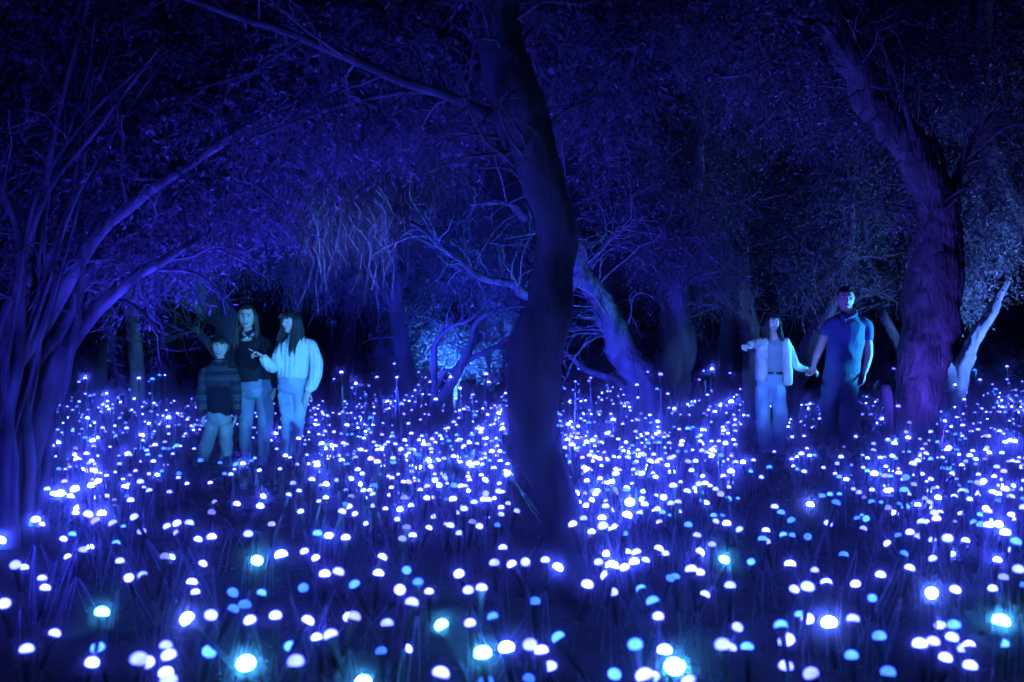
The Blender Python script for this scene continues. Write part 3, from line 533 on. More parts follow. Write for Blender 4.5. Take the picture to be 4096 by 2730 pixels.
TC = """110,240,w 137,262,cs 180,275,gs 135,182,g 42,313,w 82,370,w 150,345,d 225,337,ws 262,358,ws 292,388,d 342,345,w 342,417,c 400,415,cs 175,428,c 25,500,w 248,522,c 305,523,cs 632,468,w 548,282,w 483,247,cs 433,187,g 335,172,ws 373,193,ws 243,143,ws 228,113,ws 165,135,ds 597,220,cs 748,213,w 773,233,cs 816,247,w 770,155,g 850,147,g 880,145,cs 937,222,w 1010,260,w 1035,280,cs 1024,197,ws 1048,155,w 1080,297,g 1113,207,cs 1125,357,ws 1160,378,ws 1187,222,w 1213,243,cs 1192,408,d 1242,362,w 1240,437,c 1298,438,cs 1257,260,g 1285,262,cs 1213,163,g 1293,160,g 1320,155,cs 1358,243,gs 978,390,c 1037,388,cs 853,455,B 735,553,c 967,572,w 1148,540,c 1205,542,cs 1188,605,w 1440,297,w 1493,268,w 1580,135,w 1610,295,w 1573,417,d 1602,440,d 1655,410,g 1527,455,g 1452,470,c 1668,503,w 1723,305,ws 1772,293,d 1695,152,cs 1715,185,cs 1753,203,cs 1805,207,ws 1747,250,cs 1785,335,cs 1890,200,cs 1908,265,w 1940,310,g 1990,372,w 2023,218,w 2062,300,w 2087,320,cs 2128,335,g 2080,253,ws 2175,220,w 2058,130,g 2102,403,d 2032,430,c 2190,418,c 2115,517,w 1975,557,w 1877,563,c 1925,580,c 2077,630,gL 1620,675,w 1480,628,w 1405,647,c 1337,697,w 838,655,c 410,610,w 577,617,w 557,673,c 580,688,w 685,643,c 742,645,cs 145,647,w 238,705,w 315,800,GL 483,812,c 728,828,w 1065,770,c 882,865,w 955,945,w 755,985,w 838,970,wL 1138,952,w 1295,895,w 1443,762,cL 1478,853,wL 1243,1040,c 2028,802,g 2113,740,w 2160,860,wL 2065,910,d 1998,980,w 2190,960,c 1615,1008,BL 1763,988,w 108,862,wL 162,880,w 195,1018,w 352,962,w 5,910,c 398,1223,w 670,1213,cL 705,1305,wL 788,1145,c 838,1170,w 973,1195,BL 1122,1173,w 1113,1400,c 1287,1280,c 1342,1505,cL 1667,1210,w 1755,1210,c 1743,1287,w 1542,1328,w 1625,1313,wL 1812,1355,w 1850,1335,w 1702,1415,w 1857,1465,w 2050,1185,GL 2065,1325,c 305,1333,wL 355,1352,w 458,1347,c 25,1465,GL 90,1560,wL 702,1467,w 858,1515,w"""
rl = random.Random(11)
lights = []                                       # (x, y, z, kind, tilt x, tilt y, px, py)
def put(px, py, k, h):
    d = (CAMH - h) * FPX / (py - 1365)
    p = P(px, py, d); far_l = d > 6.5
    a = rl.uniform(0, 6.28); tl = abs(rl.gauss(0, .16 if far_l else .36)); tl = min(tl, .85)
    lights.append((p.x, p.y, h, k, tl * math.cos(a), tl * math.sin(a), px, py))
for off, tx in ((0, TA), (1300, TB), (2696, TC)):
    for q in tx.split():
        a, b, k = q.split(',')
        h = rl.uniform(.15, .26) if 's' in k else rl.uniform(.42, .5) if 'L' in k else rl.uniform(.27, .38)
        py = 1730 + int(b) * .638
        if py < 1830 and 'L' in k: h = .52
        put(off + int(a) * .638, py, k[0], h)
for (x0, x1, y0, y1, n) in [(60, 800, 1600, 1830, 250), (800, 1250, 1640, 1810, 50), (1250, 2030, 1600, 1850, 360), (1380, 1750, 1540, 1620, 26), (1850, 2030, 1570, 1640, 12), (2230, 2950, 1600, 1850, 290), (2230, 2700, 1535, 1620, 34), (2950, 3550, 1660, 1850, 80), (3550, 3700, 1690, 1860, 26), (3680, 4110, 1620, 1850, 140), (3950, 4110, 1545, 1650, 34), (200, 700, 1570, 1640, 28), (-60, 60, 1650, 1850, 20), (250, 740, 1830, 1960, 34), (120, 760, 1950, 2110, 22), (1280, 2080, 1970, 2110, 34), (2290, 2960, 1960, 2110, 34), (2960, 4100, 1960, 2110, 46), (100, 4080, 2110, 2300, 40), (1270, 2060, 1850, 1990, 60), (2270, 2950, 1850, 1980, 46), (3540, 4100, 1850, 1990, 44), (1400, 2030, 1560, 1660, 60), (2260, 2960, 1560, 1660, 50), (3700, 4100, 1570, 1660, 30)]:
    for i in range(n):
        py = y0 + (y1 - y0) * rl.random() ** .9; px = rl.uniform(x0, x1)
        h = min(max(rl.uniform(.15, .5), CAMH - (py - 1365) * rl.uniform(15, 20) / FPX), .8)
        d = (CAMH - h) * FPX / (py - 1365); xx = (px - 2048) / FPX * d
        if any((xx - a) ** 2 + (d - b) ** 2 < .32 ** 2 for a, b in PEOPLE_SPOTS): continue
        if noise.noise(Vector((xx * .9, d * .9, 4.4))) < -.32: continue
        if (740 < px < 1270 and d < 10.6) or (2960 < px < 3540 and d < 11.3 and rl.random() < .8): continue
        put(px, py, rl.choices('wpcdg', [50, 12, 17, 8, 17])[0], h)
for (x0, x1, d0, d1, n) in ((720, 1280, 10.7, 16, 95), (2920, 3560, 11.6, 17, 80), (1180, 1330, 8.6, 12, 14), (3480, 3600, 9.2, 12, 12)):
    for i in range(n):
        d = rl.uniform(d0, d1); h = rl.uniform(.12, .46); py = 1365 + (CAMH - h) * FPX / d; put(rl.uniform(x0, x1), py, rl.choices('wpcdg', [50, 14, 17, 8, 14])[0], h)
for (x0, x1, n) in ((180, 720, 14), (1330, 2030, 26), (2250, 2960, 24), (3560, 4100, 18)):
    for i in range(n):                              # taller stems standing above the rest
        d = rl.uniform(9, 14.5); h = rl.uniform(.55, .95); py = 1365 + (CAMH - h) * FPX / d; put(rl.uniform(x0, x1), py, rl.choices('wpcg', [50, 18, 14, 18])[0], h)
lights.sort(key=lambda q: q[1])
R_D = 0.0190
def dome_data(seg, rings):
    V = []; 
    for i in range(rings):
        a = -0.3 + (math.pi / 2 + 0.3) * i / rings
        for j in range(seg): V.append((R_D * math.cos(a) * math.cos(2 * math.pi * j / seg), R_D * math.cos(a) * math.sin(2 * math.pi * j / seg), R_D * 0.78 * math.sin(a)))
    V.append((0, 0, R_D * .78)); F = []
    for i in range(rings - 1):
        for j in range(seg): F.append((i * seg + j, i * seg + (j + 1) % seg, (i + 1) * seg + (j + 1) % seg, (i + 1) * seg + j))
    b = (rings - 1) * seg
    for j in range(0, seg, 2): F.append((b + j, b + (j + 1) % seg, b + (j + 2) % seg, len(V) - 1))
    return np.array(V), np.array(F)
def holder_data(seg, h):
    z = np.array([-.13, -.125, -.03, -.014, -.006, -.0055]) ; r = np.array([.0, .0065, .0115, .0168, .0182, .001])
    V, F = tube(np.stack([0 * z, 0 * z, z + np.arange(6) * 1e-5], 1), r, seg, False); return V, F
def stem_data(h, rng, k=3, seg=4):
    mb = MB()
    for i in range(k):
        a = rng.uniform(0, 6.28); o = rng.uniform(.0, .05)
        p = spline([(math.cos(a) * o, math.sin(a) * o, -.06), (math.cos(a) * o * .7, math.sin(a) * o * .7, h * .35), (math.cos(a) * .004, math.sin(a) * .004, h - .11)], 5)
        mb.add(*tube(p, np.full(5, .0022 if i else .004), seg, False))
    return mb
dV, dF = dome_data(14, 5); hV, hF = holder_data(10, 0)
DOME = {k: mesh_np('dome', dV, dF, LAMP[k]) for k in LK}
HOLD = mesh_np('holder', hV, hF, M_black)
STEM = {}
KIND = {'w': 'white', 'p': 'violet-white', 'c': 'pale cyan', 'd': 'dim greyish', 'g': 'bright haloed', 'G': 'glaring cyan-haloed', 'B': 'glaring blue-haloed'}
def zone(px, py):
    z = 'under the left stems' if px < 560 else 'before the family' if px < 1400 else 'left of the centre trunk' if px < 2150 else 'right of the centre trunk' if px < 2900 else 'before the walking pair' if px < 3560 else 'below the big right tree'
    r = 'nearest rows' if py > 2480 else 'second band' if py > 2240 else 'third band' if py > 2080 else 'fourth band' if py > 1960 else 'mid-field band'
    return z, r
ORD = 'leftmost,second,third,fourth,fifth,sixth,seventh,eighth,ninth,tenth,eleventh,twelfth,thirteenth,fourteenth,fifteenth,sixteenth,seventeenth,eighteenth'.split(',')
seen = [q for q in lights if -30 < q[6] < 4126 and q[7] < 2760][:300]
ids = {id(q) for q in seen}; rest = [q for q in lights if id(q) not in ids]
clus = {}
for q in seen: clus.setdefault((zone(q[6], q[7]), q[3]), []).append(q)
for (zr, k), qs in clus.items():
    qs.sort(key=lambda q: q[6])
    for i, q in enumerate(qs):
        x, y, h, _, tx, ty, px, py = q
        H = round(h * 20) / 20
        if H not in STEM: STEM[H] = [stem_data(H, rl, 3, 5).mesh('stem', M_fibre) for _ in range(3)]
        which = 'the only one' if len(qs) == 1 else (ORD[i] + ('' if i == 0 else ' from left')) if i < len(qs) - 1 else 'rightmost'
        rot = Euler((tx, ty, rl.uniform(0, 6.28)), 'XYZ'); top = rot.to_matrix() @ Vector((0, 0, H))
        root = empty('dome_light', Vector((x, y, h)) - top, '%s dome light %s, %s, %s' % (KIND[k], zr[0], zr[1], which), 'dome light', 'dome lights on stems across the woodland floor', rot)
        ss = rl.uniform(.82, 1.18)
        for nm, me_, zz in (('dome', DOME[k], H), ('holder', HOLD, H), ('stem', rl.choice(STEM[H]), 0)):
            o = bpy.data.objects.new(nm, me_); o.location = (0, 0, zz); o.scale = (1, 1, 1) if nm == 'stem' else (ss,) * 3; link(o, root)
dV, dF = dome_data(8, 3); hV, hF = holder_data(6, 0); mb = MB(); LI = {k: i for i, k in enumerate(LK)}
for (x, y, h, k, tx, ty, px, py) in rest:
    R = np.array(Euler((tx, ty, rl.uniform(0, 6.28)), 'XYZ').to_matrix()); tp = np.array([x, y, h]); org = tp - R @ np.array([0, 0, h])
    ss = rl.uniform(.6, 1.25) * (.82 if y > 10.5 else 1); mb.add(dV * ss @ R.T + tp, dF, LI[k]); mb.add(hV * ss @ R.T + tp, hF, len(LK))
    s = stem_data(h, rl, 3 if y < 12 else 2, 3); mb.add(np.concatenate(s.V) @ R.T + org, np.concatenate(s.F), len(LK) + 1)
mb.obj('small_dome_lights', [LAMP[k] for k in LK] + [M_black, M_fibre], label='hundreds of tiny far dome lights filling the back of the field', cat='dome lights', kind='stuff')

# ------------------------------------------------------------------ added floodlights, mostly unseen, that wash the trees and the visitors
LENS_M = {}
def box(mb, c, s, mi=0, R=None):
    v = np.array([(a, b, e) for a in (-.5, .5) for b in (-.5, .5) for e in (-.5, .5)]) * np.array(s)
    if R is not None: v = v @ R.T
    mb.add(v + np.array(c), [(0, 1, 3, 2), (4, 6, 7, 5), (0, 4, 5, 1), (2, 3, 7, 6), (0, 2, 6, 4), (1, 5, 7, 3)], mi)
def flood(label, loc, target, color, power, angle=70, blend=.6, h=.22):
    root = empty('floodlight', (loc[0], loc[1], 0), label, 'floodlight')
    dv = (Vector(target) - Vector((loc[0], loc[1], h))).normalized(); q = dv.to_track_quat('Y', 'Z'); R = np.array(q.to_matrix())
    c = np.array([0, 0, h])
    mb = MB(); box(mb, c, (.15, .05, .12), 0, R)
    for i in range(6): box(mb, c + R @ np.array([-.06 + .024 * i, -.04, 0]), (.008, .04, .11), 0, R)
    for sx in (-1, 1): box(mb, c + R @ np.array([sx * .078, .03, 0]), (.008, .05, .132), 0, R)
    for sz in (-1, 1): box(mb, c + R @ np.array([0, .03, sz * .064]), (.164, .05, .008), 0, R)
    mb.obj('housing', M_black, root, smooth=False)
    key = tuple(color)
    if key not in LENS_M: LENS_M[key] = emit('floodlight_lens', tuple(10 * v for v in color))
    mb = MB(); box(mb, c + R @ np.array([0, .0262, 0]), (.138, .002, .108), 0, R); mb.obj('lens', LENS_M[key], root, smooth=False)
    mb = MB()
    for sx in (-1, 1): mb.add(*tube([c + R @ np.array([sx * .09, 0, 0]), c + R @ np.array([sx * .09, 0, 0]) * 1 - np.array([0, 0, .09])], [.006, .006], 6))
    a = c + R @ np.array([-.09, 0, 0]) - [0, 0, .09]; b = c + R @ np.array([.09, 0, 0]) - [0, 0, .09]; mb.add(*tube([a, b], [.006, .006], 6)); mb.obj('bracket', M_black, root)
    mb = MB(); mb.add(*tube([(a + b) / 2, (a + b) / 2 * [1, 1, 0] - [0, 0, .08]], [.009, .007], 8)); mb.obj('stake', M_black, root)
    l = bpy.data.lights.new('floodlight_beam', 'SPOT'); l.energy = power; l.color = color; l.spot_size = math.radians(angle); l.spot_blend = blend; l.shadow_soft_size = .06
    lo = bpy.data.objects.new('floodlight_beam', l); lo.location = Vector((0, 0, h)) + dv * .09; lo.rotation_euler = dv.to_track_quat('-Z', 'Y').to_euler(); link(lo, root)
    return root
VIO, BLU, CYA = (.03, .035, 1), (.02, .045, 1), (.05, .42, 1)
flood('violet floodlight on a stake before the slender stems', (-2.5, 3.0), (-1.5, 7, 3.4), VIO, 430, 110, .8)
flood('violet floodlight hidden in the grass below the left canopy', (-1.6, 6.2), (-1.3, 7.3, 4), VIO, 680, 130, .8)
flood('blue floodlight aimed up into the willow', (-1.7, 11.3), (-1.5, 14.2, 4.0), BLU, 1700, 110, .7)
flood('blue floodlight below the pale hanging twigs', (-2.3, 11.4), (-2.1, 12.7, 3.0), (.12, .22, 1), 1200, 50, .7)
flood('blue floodlight hidden behind the centre trunk', (0.42, 10.2), (1.6, 13, 4.0), BLU, 1100, 110, .8)
flood('added cyan fill floodlight, unseen below the view, aimed at the family', (.5, 1.5), (-2.62, 10, .82), (.07, .42, 1), 4600, 15, .6, .56)  # front fill added out of view, beside the main lamp at the right
flood('cyan floodlight on a short post far to the right of the centre trunk', (3.1, 2.2), (-2.55, 10, .85), (.06, .42, 1), 6000, 14, .6, .62)
flood('blue floodlight low in the near grass aimed at the walking pair', (2.0, 1.6), (2.76, 11, .95), (.08, .29, 1), 8500, 10.5, .8, .58)
flood('cyan floodlight to the right of the man', (6.25, 10.55), (3.57, 10.68, 1.3), (.04, .48, 1), 3000, 28, .5, .9)
flood('blue floodlight beside the pale forked tree', (6.9, 11.4), (5.8, 13, 2.9), (.08, .22, 1), 1900, 100, .6)
flood('violet floodlight at the foot of the leaning trunk', (1.05, 10.4), (1.1, 12.1, 1.6), VIO, 180, 90, .7)
flood('blue floodlight behind the bare shrub', (-1.1, 14.4), (-.6, 15.6, 1.3), (.03, .16, 1), 1700, 90, .6)
flood('cyan floodlight behind the left stems', (-5.6, 15.4), (-6.22, 16.5, 2.75), CYA, 500, 24, .5)
flood('violet floodlight at the foot of the big right trunk', (3.9, 8.9), (3.9, 10.1, 2.8), (.08, .055, 1), 220, 130, .8)
flood('violet floodlight hidden low behind the centre trunk', (0.3, 8.4), (2.6, 10.4, 4.2), (.06, .07, 1), 620, 120, .8)

# ------------------------------------------------------------------ people
M_skin = surf('skin', (0.42, 0.27, 0.21), (0.52, 0.34, 0.27), 30, 0.5, 0.08, 120, spec=0.4)
M_skin_f = surf('skin_fair', (0.5, 0.36, 0.3), (0.6, 0.43, 0.36), 30, 0.5, 0.08, 120, spec=0.4)
M_hair = surf('hair_black', (0.008, 0.007, 0.008), (0.03, 0.025, 0.024), 60, 0.4, 0.5, 150, (6, 6, .6), spec=0.5)
M_hairbr = surf('hair_brown', (0.02, 0.015, 0.013), (0.07, 0.05, 0.045), 60, 0.4, 0.5, 150, (6, 6, .6), spec=0.5)
M_eyew = surf('eye_white', (0.75, 0.75, 0.75)); M_iris = surf('iris', (0.01, 0.008, 0.006), rough=0.15, spec=.8)
M_lip = surf('lip', (0.20, 0.07, 0.07), rough=0.35); M_teeth = surf('teeth', (0.8, 0.79, 0.75), rough=0.25)
M_brow = surf('eyebrow', (0.02, 0.016, 0.014))
M_navy = surf('sweater_navy', (0.010, 0.010, 0.016), (0.022, 0.022, 0.034), 40, 0.95, 0.4, 160, dist=.004)
M_shirtc = surf('shirt_blue', (0.3, 0.35, 0.46), (0.4, 0.45, 0.55), 20, 0.9)
M_denim = surf('denim_mid', (0.13, 0.16, 0.26), (0.25, 0.3, 0.42), 9, 0.9, 0.4, 60, (1, 1, .5), dist=.006)
M_denimlight = surf('denim_light', (0.2, 0.26, 0.38), (0.4, 0.47, 0.6), 8, 0.9, 0.4, 60, (1, 1, .5), dist=.006)
M_denimdark = surf('denim_dark', (0.045, 0.06, 0.11), (0.10, 0.13, 0.2), 8, 0.9, 0.4, 60, (1, 1, .5), dist=.006)
M_khaki = surf('trousers_grey', (0.17, 0.18, 0.2), (0.29, 0.3, 0.33), 10, 0.9, 0.4, 50, (1, 1, .6), dist=.006)
M_polo = surf('polo_blue', (0.05, 0.095, 0.18), (0.075, 0.125, 0.23), 12, 0.9, 0.3, 120, dist=.004)
M_jacket = surf('jacket_cream', (0.5, 0.46, 0.42), (0.68, 0.63, 0.58), 10, 0.9, 0.5, 40, (2, 2, .6), dist=.006)
M_tee = surf('tee_grey', (0.26, 0.25, 0.28), (0.36, 0.35, 0.38), 8, 0.85, 0.3, 40)
M_belt = surf('belt_brown', (0.06, 0.035, 0.025), rough=.5); M_metal = surf('button_metal', (.35, .33, .3), rough=.35)
M_shoe = surf('shoe_pale', (0.5, 0.5, 0.52), (0.62, 0.62, 0.64), 20, .7); M_sole = surf('sole_white', (.62, .62, .62)); M_shoed = surf('shoe_dark', (0.03, 0.03, 0.035), (.06, .06, .07), 20, .6)
def knit():
    m, nt, b = principled('sweater_cable_knit'); N, L = nt.nodes.new, nt.links.new
    b.inputs['Roughness'].default_value = .95; b.inputs['Base Color'].default_value = (.68, .68, .66, 1); b.inputs['Specular IOR Level'].default_value = .1
    tc = N('ShaderNodeTexCoord'); mp = N('ShaderNodeMapping'); mp.inputs['Scale'].default_value = (1, .3, 1); L(tc.outputs['Object'], mp.inputs[0])
    w = N('ShaderNodeTexWave'); w.bands_direction = 'X'; w.inputs['Scale'].default_value = 7; w.inputs['Distortion'].default_value = 2.2; w.inputs['Detail Scale'].default_value = 3
    v = N('ShaderNodeTexVoronoi'); v.inputs['Scale'].default_value = 34; mp2 = N('ShaderNodeMapping'); mp2.inputs['Rotation'].default_value = (0, .785, 0); L(tc.outputs['Object'], mp2.inputs[0]); L(mp2.outputs[0], v.inputs['Vector']); L(mp.outputs[0], w.inputs['Vector'])
    ad = N('ShaderNodeMath'); ad.operation = 'MULTIPLY_ADD'; ad.inputs[1].default_value = .35; L(v.outputs['Distance'], ad.inputs[0]); L(w.outputs['Fac'], ad.inputs[2])
    bp = N('ShaderNodeBump'); bp.inputs['Strength'].default_value = .6; bp.inputs['Distance'].default_value = .010; L(ad.outputs[0], bp.inputs['Height']); L(bp.outputs[0], b.inputs['Normal']); return m
M_knit = knit()
def fleece():
    """dark pullover woven with pale zigzag bands, plain below the chest"""
    m, nt, b = principled('pullover_zigzag'); N, L = nt.nodes.new, nt.links.new
    b.inputs['Roughness'].default_value = .95; b.inputs['Specular IOR Level'].default_value = .1
    tc = N('ShaderNodeTexCoord'); sx = N('ShaderNodeSeparateXYZ'); L(tc.outputs['Object'], sx.inputs[0])
    def mth(op, a, c=None, d=None):
        n = N('ShaderNodeMath'); n.operation = op
        for i, q in enumerate((a, c, d)):
            if q is None: continue
            if isinstance(q, (int, float)): n.inputs[i].default_value = q
            else: L(q, n.inputs[i])
        return n.outputs[0]
    zig = mth('MULTIPLY', mth('PINGPONG', sx.outputs['X'], .016), .9)
    zz = mth('ADD', sx.outputs['Z'], zig)
    band = mth('LESS_THAN', mth('FRACT', mth('MULTIPLY', zz, 34)), .36)
    row = mth('GREATER_THAN', mth('FRACT', mth('MULTIPLY', sx.outputs['Z'], 11)), .38)
    dots = N('ShaderNodeTexVoronoi'); dots.inputs['Scale'].default_value = 60; L(tc.outputs['Object'], dots.inputs['Vector'])
    dt = mth('LESS_THAN', dots.outputs['Distance'], .28)
    pat = mth('MAXIMUM', mth('MULTIPLY', band, row), mth('MULTIPLY', dt, mth('SUBTRACT', 1, row)))
    upper = mth('GREATER_THAN', sx.outputs['Z'], .80); arm = mth('GREATER_THAN', mth('ABSOLUTE', mth('SUBTRACT', sx.outputs['X'], .005)), .118)
    hem = mth('GREATER_THAN', sx.outputs['Z'], .555)
    f = mth('MULTIPLY', pat, mth('MULTIPLY', mth('MAXIMUM', upper, arm), hem))
    mx = N('ShaderNodeMix'); mx.data_type = 'RGBA'; L(f, mx.inputs[0]); mx.inputs[6].default_value = (.012, .012, .02, 1); mx.inputs[7].default_value = (.115, .13, .165, 1)
    L(mx.outputs[2], b.inputs['Base Color']); return m
M_fleece = fleece()

class Solid:
    """closed chains and ellipsoids that are fused into one smooth skin"""
    def __init__(s): s.mb = MB()
    def chain(s, pts, rad, seg=16, n=None, ref=(0, -1, 0)):
        p = np.asarray(pts, float); r = np.asarray(rad, float)
        if r.ndim == 1: r = np.stack([r, r], 1)
        n = n or max(8, 6 * len(p))
        c = spline(p, n); rr = spline(r, n).clip(.002)
        # rounded ends
        t0 = c[0] - c[1]; t0 /= np.linalg.norm(t0); t1 = c[-1] - c[-2]; t1 /= np.linalg.norm(t1)
        e0 = rr[0].min() * .5; e1 = rr[-1].min() * .5
        c = np.vstack([c[0] + t0 * e0, c[0] + t0 * e0 * .6, c, c[-1] + t1 * e1 * .6, c[-1] + t1 * e1]); rr = np.vstack([rr[0] * .45, rr[0] * .85, rr, rr[-1] * .85, rr[-1] * .45])
        s.mb.add(*tube(c, rr, seg, True, ref)); return s
    def ball(s, c, r, seg=16):
        a = np.linspace(-1.45, 1.45, 10); r = np.asarray(r, float) * np.ones(3)
        p = np.array(c) + np.stack([0 * a, 0 * a, r[2] * np.sin(a)], 1)
        s.mb.add(*tube(p, np.stack([r[0] * np.cos(a), r[1] * np.cos(a)], 1), seg, True)); return s
    def fuse(s, voxel, smooth=3, fac=.5):
        me = s.mb.mesh('tmp', None); o = bpy.data.objects.new('tmp', me); COL.objects.link(o)
        r = o.modifiers.new('r', 'REMESH'); r.mode = 'VOXEL'; r.voxel_size = voxel
        sm = o.modifiers.new('s', 'SMOOTH'); sm.factor = fac; sm.iterations = smooth
        ev = o.evaluated_get(bpy.context.evaluated_depsgraph_get()); m2 = ev.to_mesh()
        V = np.empty(len(m2.vertices) * 3, np.float32); m2.vertices.foreach_get('co', V)
        Nn = np.empty(len(m2.vertices) * 3, np.float32); m2.vertices.foreach_get('normal', Nn)
        F = np.array([tuple(p.vertices) if len(p.vertices) == 4 else (*p.vertices, p.vertices[-1]) for p in m2.polygons])
        ev.to_mesh_clear(); bpy.data.objects.remove(o); bpy.data.meshes.remove(me)
        return V.reshape(-1, 3), F, Nn.reshape(-1, 3)
def wrinkle(V, Nn, amp, freq, st=(1, 1, 1), seed=0, mask=None):
    W = V * np.array(st) * freq + seed * 3.7
    a = np.array([.7 - 2.2 * abs(noise.noise(Vector(w * .8))) + .5 * noise.noise(Vector(w * .35)) for w in W]) * amp
    if mask is not None: a = a * mask(V)
    return V + Nn * a[:, None]

def hand(S, wrist, axis, normal, curl, size=1.0, side=1, thumb=0.5):
    """palm and five fingers as chains; side = +1 thumb towards axis x normal"""
    ax = Vector(axis).normalized(); no = Vector(normal); no = (no - ax * no.dot(ax)).normalized(); la = ax.cross(no) * side
    w = Vector(wrist)
    S.chain([w - ax * .03 * size, w + ax * .02 * size, w + ax * .05 * size, w + ax * .08 * size], np.array([(.024, .019), (.028, .017), (.037, .015), (.036, .012)]) * size, 12, ref=tuple(no))
    for i, (off, l, c) in enumerate(zip((.028, .0095, -.0095, -.027), (1.0, 1.08, 1.0, .8), curl)):
        p = w + ax * (.078 - (.008 if i == 3 else 0)) * size + la * off * size; dr = ax + la * off * 1.2; dr.normalize(); pts = [p - dr * .015 * size, p]
        ang = 0
        for sl in (.042, .026, .021):
            ang += c * .62
            dv = dr * math.cos(ang) + no * math.sin(ang); p = p + dv * sl * l * size; pts.append(p)
        S.chain(pts, np.array([.0088, .0088, .0082, .0076, .0062]) * size, 8, 14)
    p = w + ax * .025 * size + la * .026 * size; d1 = (ax * .55 + la * .75 + no * .25 * thumb).normalized(); d2 = (ax * .85 + la * .35 + no * .45 * thumb).normalized()
    S.chain([p - d1 * .02 * size, p, p + d1 * .036 * size, p + d1 * .036 * size + d2 * .03 * size, p + d1 * .036 * size + d2 * .05 * size], np.array([.012, .0125, .0105, .0092, .007]) * size, 8, 14)

def face_offset(x, z, g):
    def G(cx, cz, sx, sz): return np.exp(-((x - cx) / sx) ** 2 - ((z - cz) / sz) ** 2)
    f = .024 * G(0, -.020, .0135, .013) + .014 * G(0, .002, .0095, .024) + .004 * (G(.012, -.024, .008, .008) + G(-.012, -.024, .008, .008))
    f += -.014 * (G(.031, .016, .017, .011) + G(-.031, .016, .017, .011)) + .005 * (G(.03, .035, .022, .008) + G(-.03, .035, .022, .008))
    f += (.004 + .004 * g) * (G(.040, -.024, .018, .018) + G(-.040, -.024, .018, .018)) + .006 * G(0, -.052, .024, .012) + .008 * G(0, -.094, .022, .016) - .004 * G(0, -.068, .03, .007)
    return f
def make_head(H, smile, wide=1.0):
    """unit head, forward = -y, origin at mid height; returns V, F, function giving the front y at x, z"""
    nl, no_ = 44, 60
    th = np.linspace(.03, math.pi - .03, nl); ph = np.linspace(0, 2 * math.pi, no_, endpoint=False)
    T, Ph = np.meshgrid(th, ph, indexing='ij'); nx_, ny_, nz_ = np.sin(T) * np.cos(Ph), np.sin(T) * np.sin(Ph), np.cos(T)
    k = np.clip(-nz_, 0, 1)
    x = .083 * wide * nx_ * (1 - .24 * k ** 1.8); z = .118 * nz_
    y = np.where(ny_ < 0, -.093 * np.abs(ny_) ** .82 * (1 - .10 * k ** 2), .102 * ny_ * (1 - .5 * k))
    y = y + np.where(ny_ < -.02, -face_offset(x, z, smile), 0) * np.clip(-ny_ * 2.2, 0, 1)
    V = np.stack([x, y, z], -1).reshape(-1, 3); i = np.arange(nl - 1)[:, None] * no_; j = np.arange(no_)[None]; j2 = (j + 1) % no_
    F = np.stack([i + j, i + no_ + j, i + no_ + j2, i + j2], -1).reshape(-1, 4)
    V = np.vstack([V, [0, 0, .118], [0, -.02, -.118]]); c0, c1 = len(V) - 2, len(V) - 1
    jj = np.arange(0, no_, 2); F = np.vstack([F, np.stack([np.full(len(jj), c0), jj, (jj + 1) % no_, (jj + 2) % no_], 1), np.stack([np.full(len(jj), c1), (nl - 1) * no_ + (jj + 2) % no_, (nl - 1) * no_ + (jj + 1) % no_, (nl - 1) * no_ + jj], 1)])
    s = H / .236; V = V * s
    fr = V[V[:, 1] < -.02]
    def fy(x_, z_):
        w = np.exp(-((np.abs(fr[:, 0]) - abs(x_) * s) ** 2 + (fr[:, 2] - z_ * s) ** 2) / (2 * .004 ** 2)) * (fr[:, 1] < -.045); return float((fr[:, 1] * w).sum() / (w.sum() + 1e-9))
    return V, F, fy, s
def ellips(c, r, seg=12, rings=7):
    a = np.linspace(-1.5, 1.5, rings); r = np.asarray(r, float)
    p = np.array(c) + np.stack([0 * a, 0 * a, r[2] * np.sin(a)], 1); return tube(p, np.stack([r[0] * np.cos(a), r[1] * np.cos(a)], 1), seg, True)

